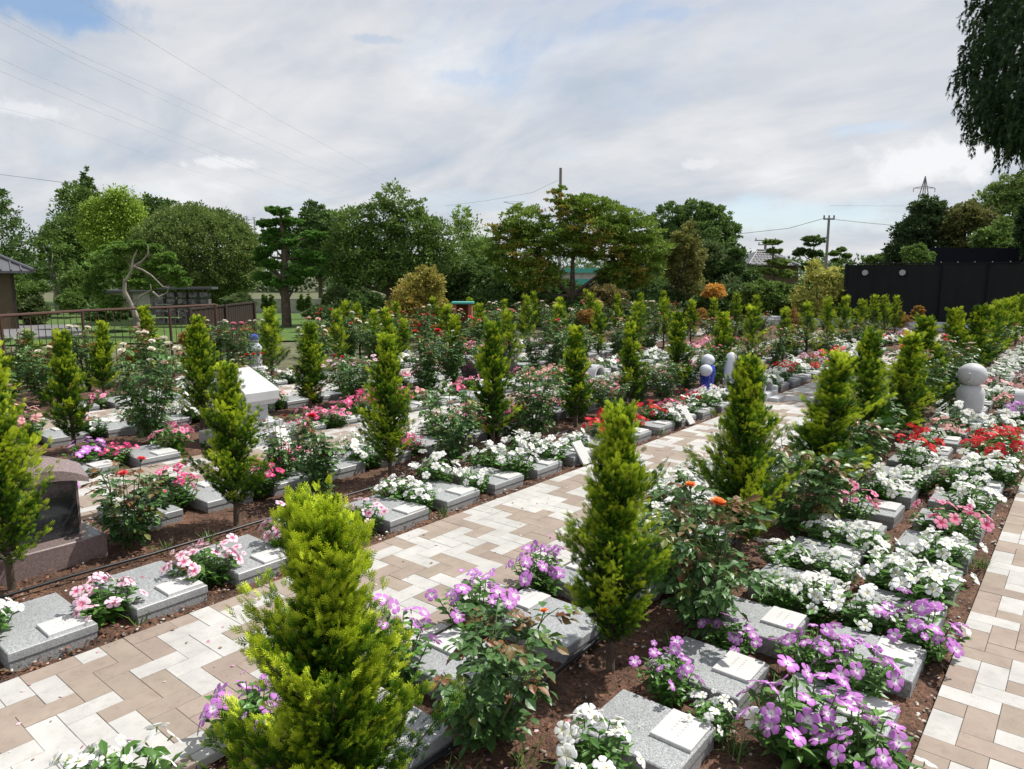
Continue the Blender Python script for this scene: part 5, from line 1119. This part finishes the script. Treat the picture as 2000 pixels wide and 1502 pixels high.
# driving range net posts
x, y = at(460, 150); t = thing('net_frame', 'distant tall net frame posts above the dome tree', 'net frame', (x, y, 0), AZ)
k = 150/1407
for i in range(7):
    b = MB(); u = i*14*k; b.tube([(u, 0, 0), (u, 0, hz(421+i*1.2, 150))], .10, 5); b.box(u-.35, u+.35, -.05, .05, hz(421+i*1.2, 150)-.1, hz(421+i*1.2, 150)); b.obj('post', m_pole, t)
b = MB(); b.tube([(0, 0, hz(425, 150)), (84*k, 0, hz(434, 150))], .07, 4); b.tube([(0, 0, hz(440, 150)), (84*k, 0, hz(430, 150))], .07, 4); b.obj('top_cable', m_wire, t)

def wire(label, pts, r_=.02, group=None):
    P_ = [at3(a, c, d_) for a, c, d_ in pts]; bb = MB(); 
    # smooth the polyline with a few samples per span
    Q = []
    for i in range(len(P_)-1):
        for j in range(6):
            s_ = j/6; Q.append(lerp(P_[i], P_[i+1], s_)-np.array([0, 0, 0]))
    Q.append(np.array(P_[-1])); bb.tube(Q, r_, 5, cap=False)
    tag(bb.obj('power_line', m_wire, None), label, 'power line', group)
gw = 'overhead power lines crossing the sky'
wire('topmost thin power line reaching furthest right across the left sky', [(140, -10, 60), (300, 85, 75), (540, 232, 110), (760, 350, 170), (940, 402, 300)], .017, gw)
wire('upper line of the higher pair of power lines', [(-20, 12, 60), (150, 105, 75), (400, 215, 100), (600, 305, 150), (745, 358, 230)], .017, gw)
wire('lower line of the higher pair of power lines', [(-20, 32, 62), (150, 118, 78), (400, 232, 104), (590, 320, 150), (700, 360, 230)], .017, gw)
wire('upper line of the lower pair of power lines', [(-20, 105, 64), (50, 138, 72), (300, 245, 98), (500, 325, 150), (700, 392, 260)], .017, gw)
wire('lower line of the lower pair of power lines', [(-20, 130, 66), (165, 208, 84), (400, 300, 110), (560, 360, 170), (660, 395, 260)], .017, gw)
wire('lowest faint long power line above the tree tops', [(-20, 205, 70), (100, 235, 84), (350, 325, 125), (570, 395, 200)], .015, gw)
wire('dark cable running from the left conifer towards the bamboo', [(-20, 338, 45), (75, 350, 45), (145, 359, 44)], .018, gw)
wire('cable sagging from the right utility pole towards the dark evergreen', [(1617, 427, 40), (1680, 434, 42), (1745, 440, 44)], .018, gw)
wire('cable running from the right utility pole down to the left', [(1608, 427, 40), (1540, 446, 44), (1440, 457, 50)], .018, gw)
wire('faint high cable between the pylon and the sky gap', [(1620, 401, 230), (1700, 402, 240), (1770, 402, 250)], .04, gw)
wire('faint cable rising right above the slim tree', [(870, 402, 150), (950, 392, 150), (1040, 376, 150), (1090, 352, 150)], .035, gw)
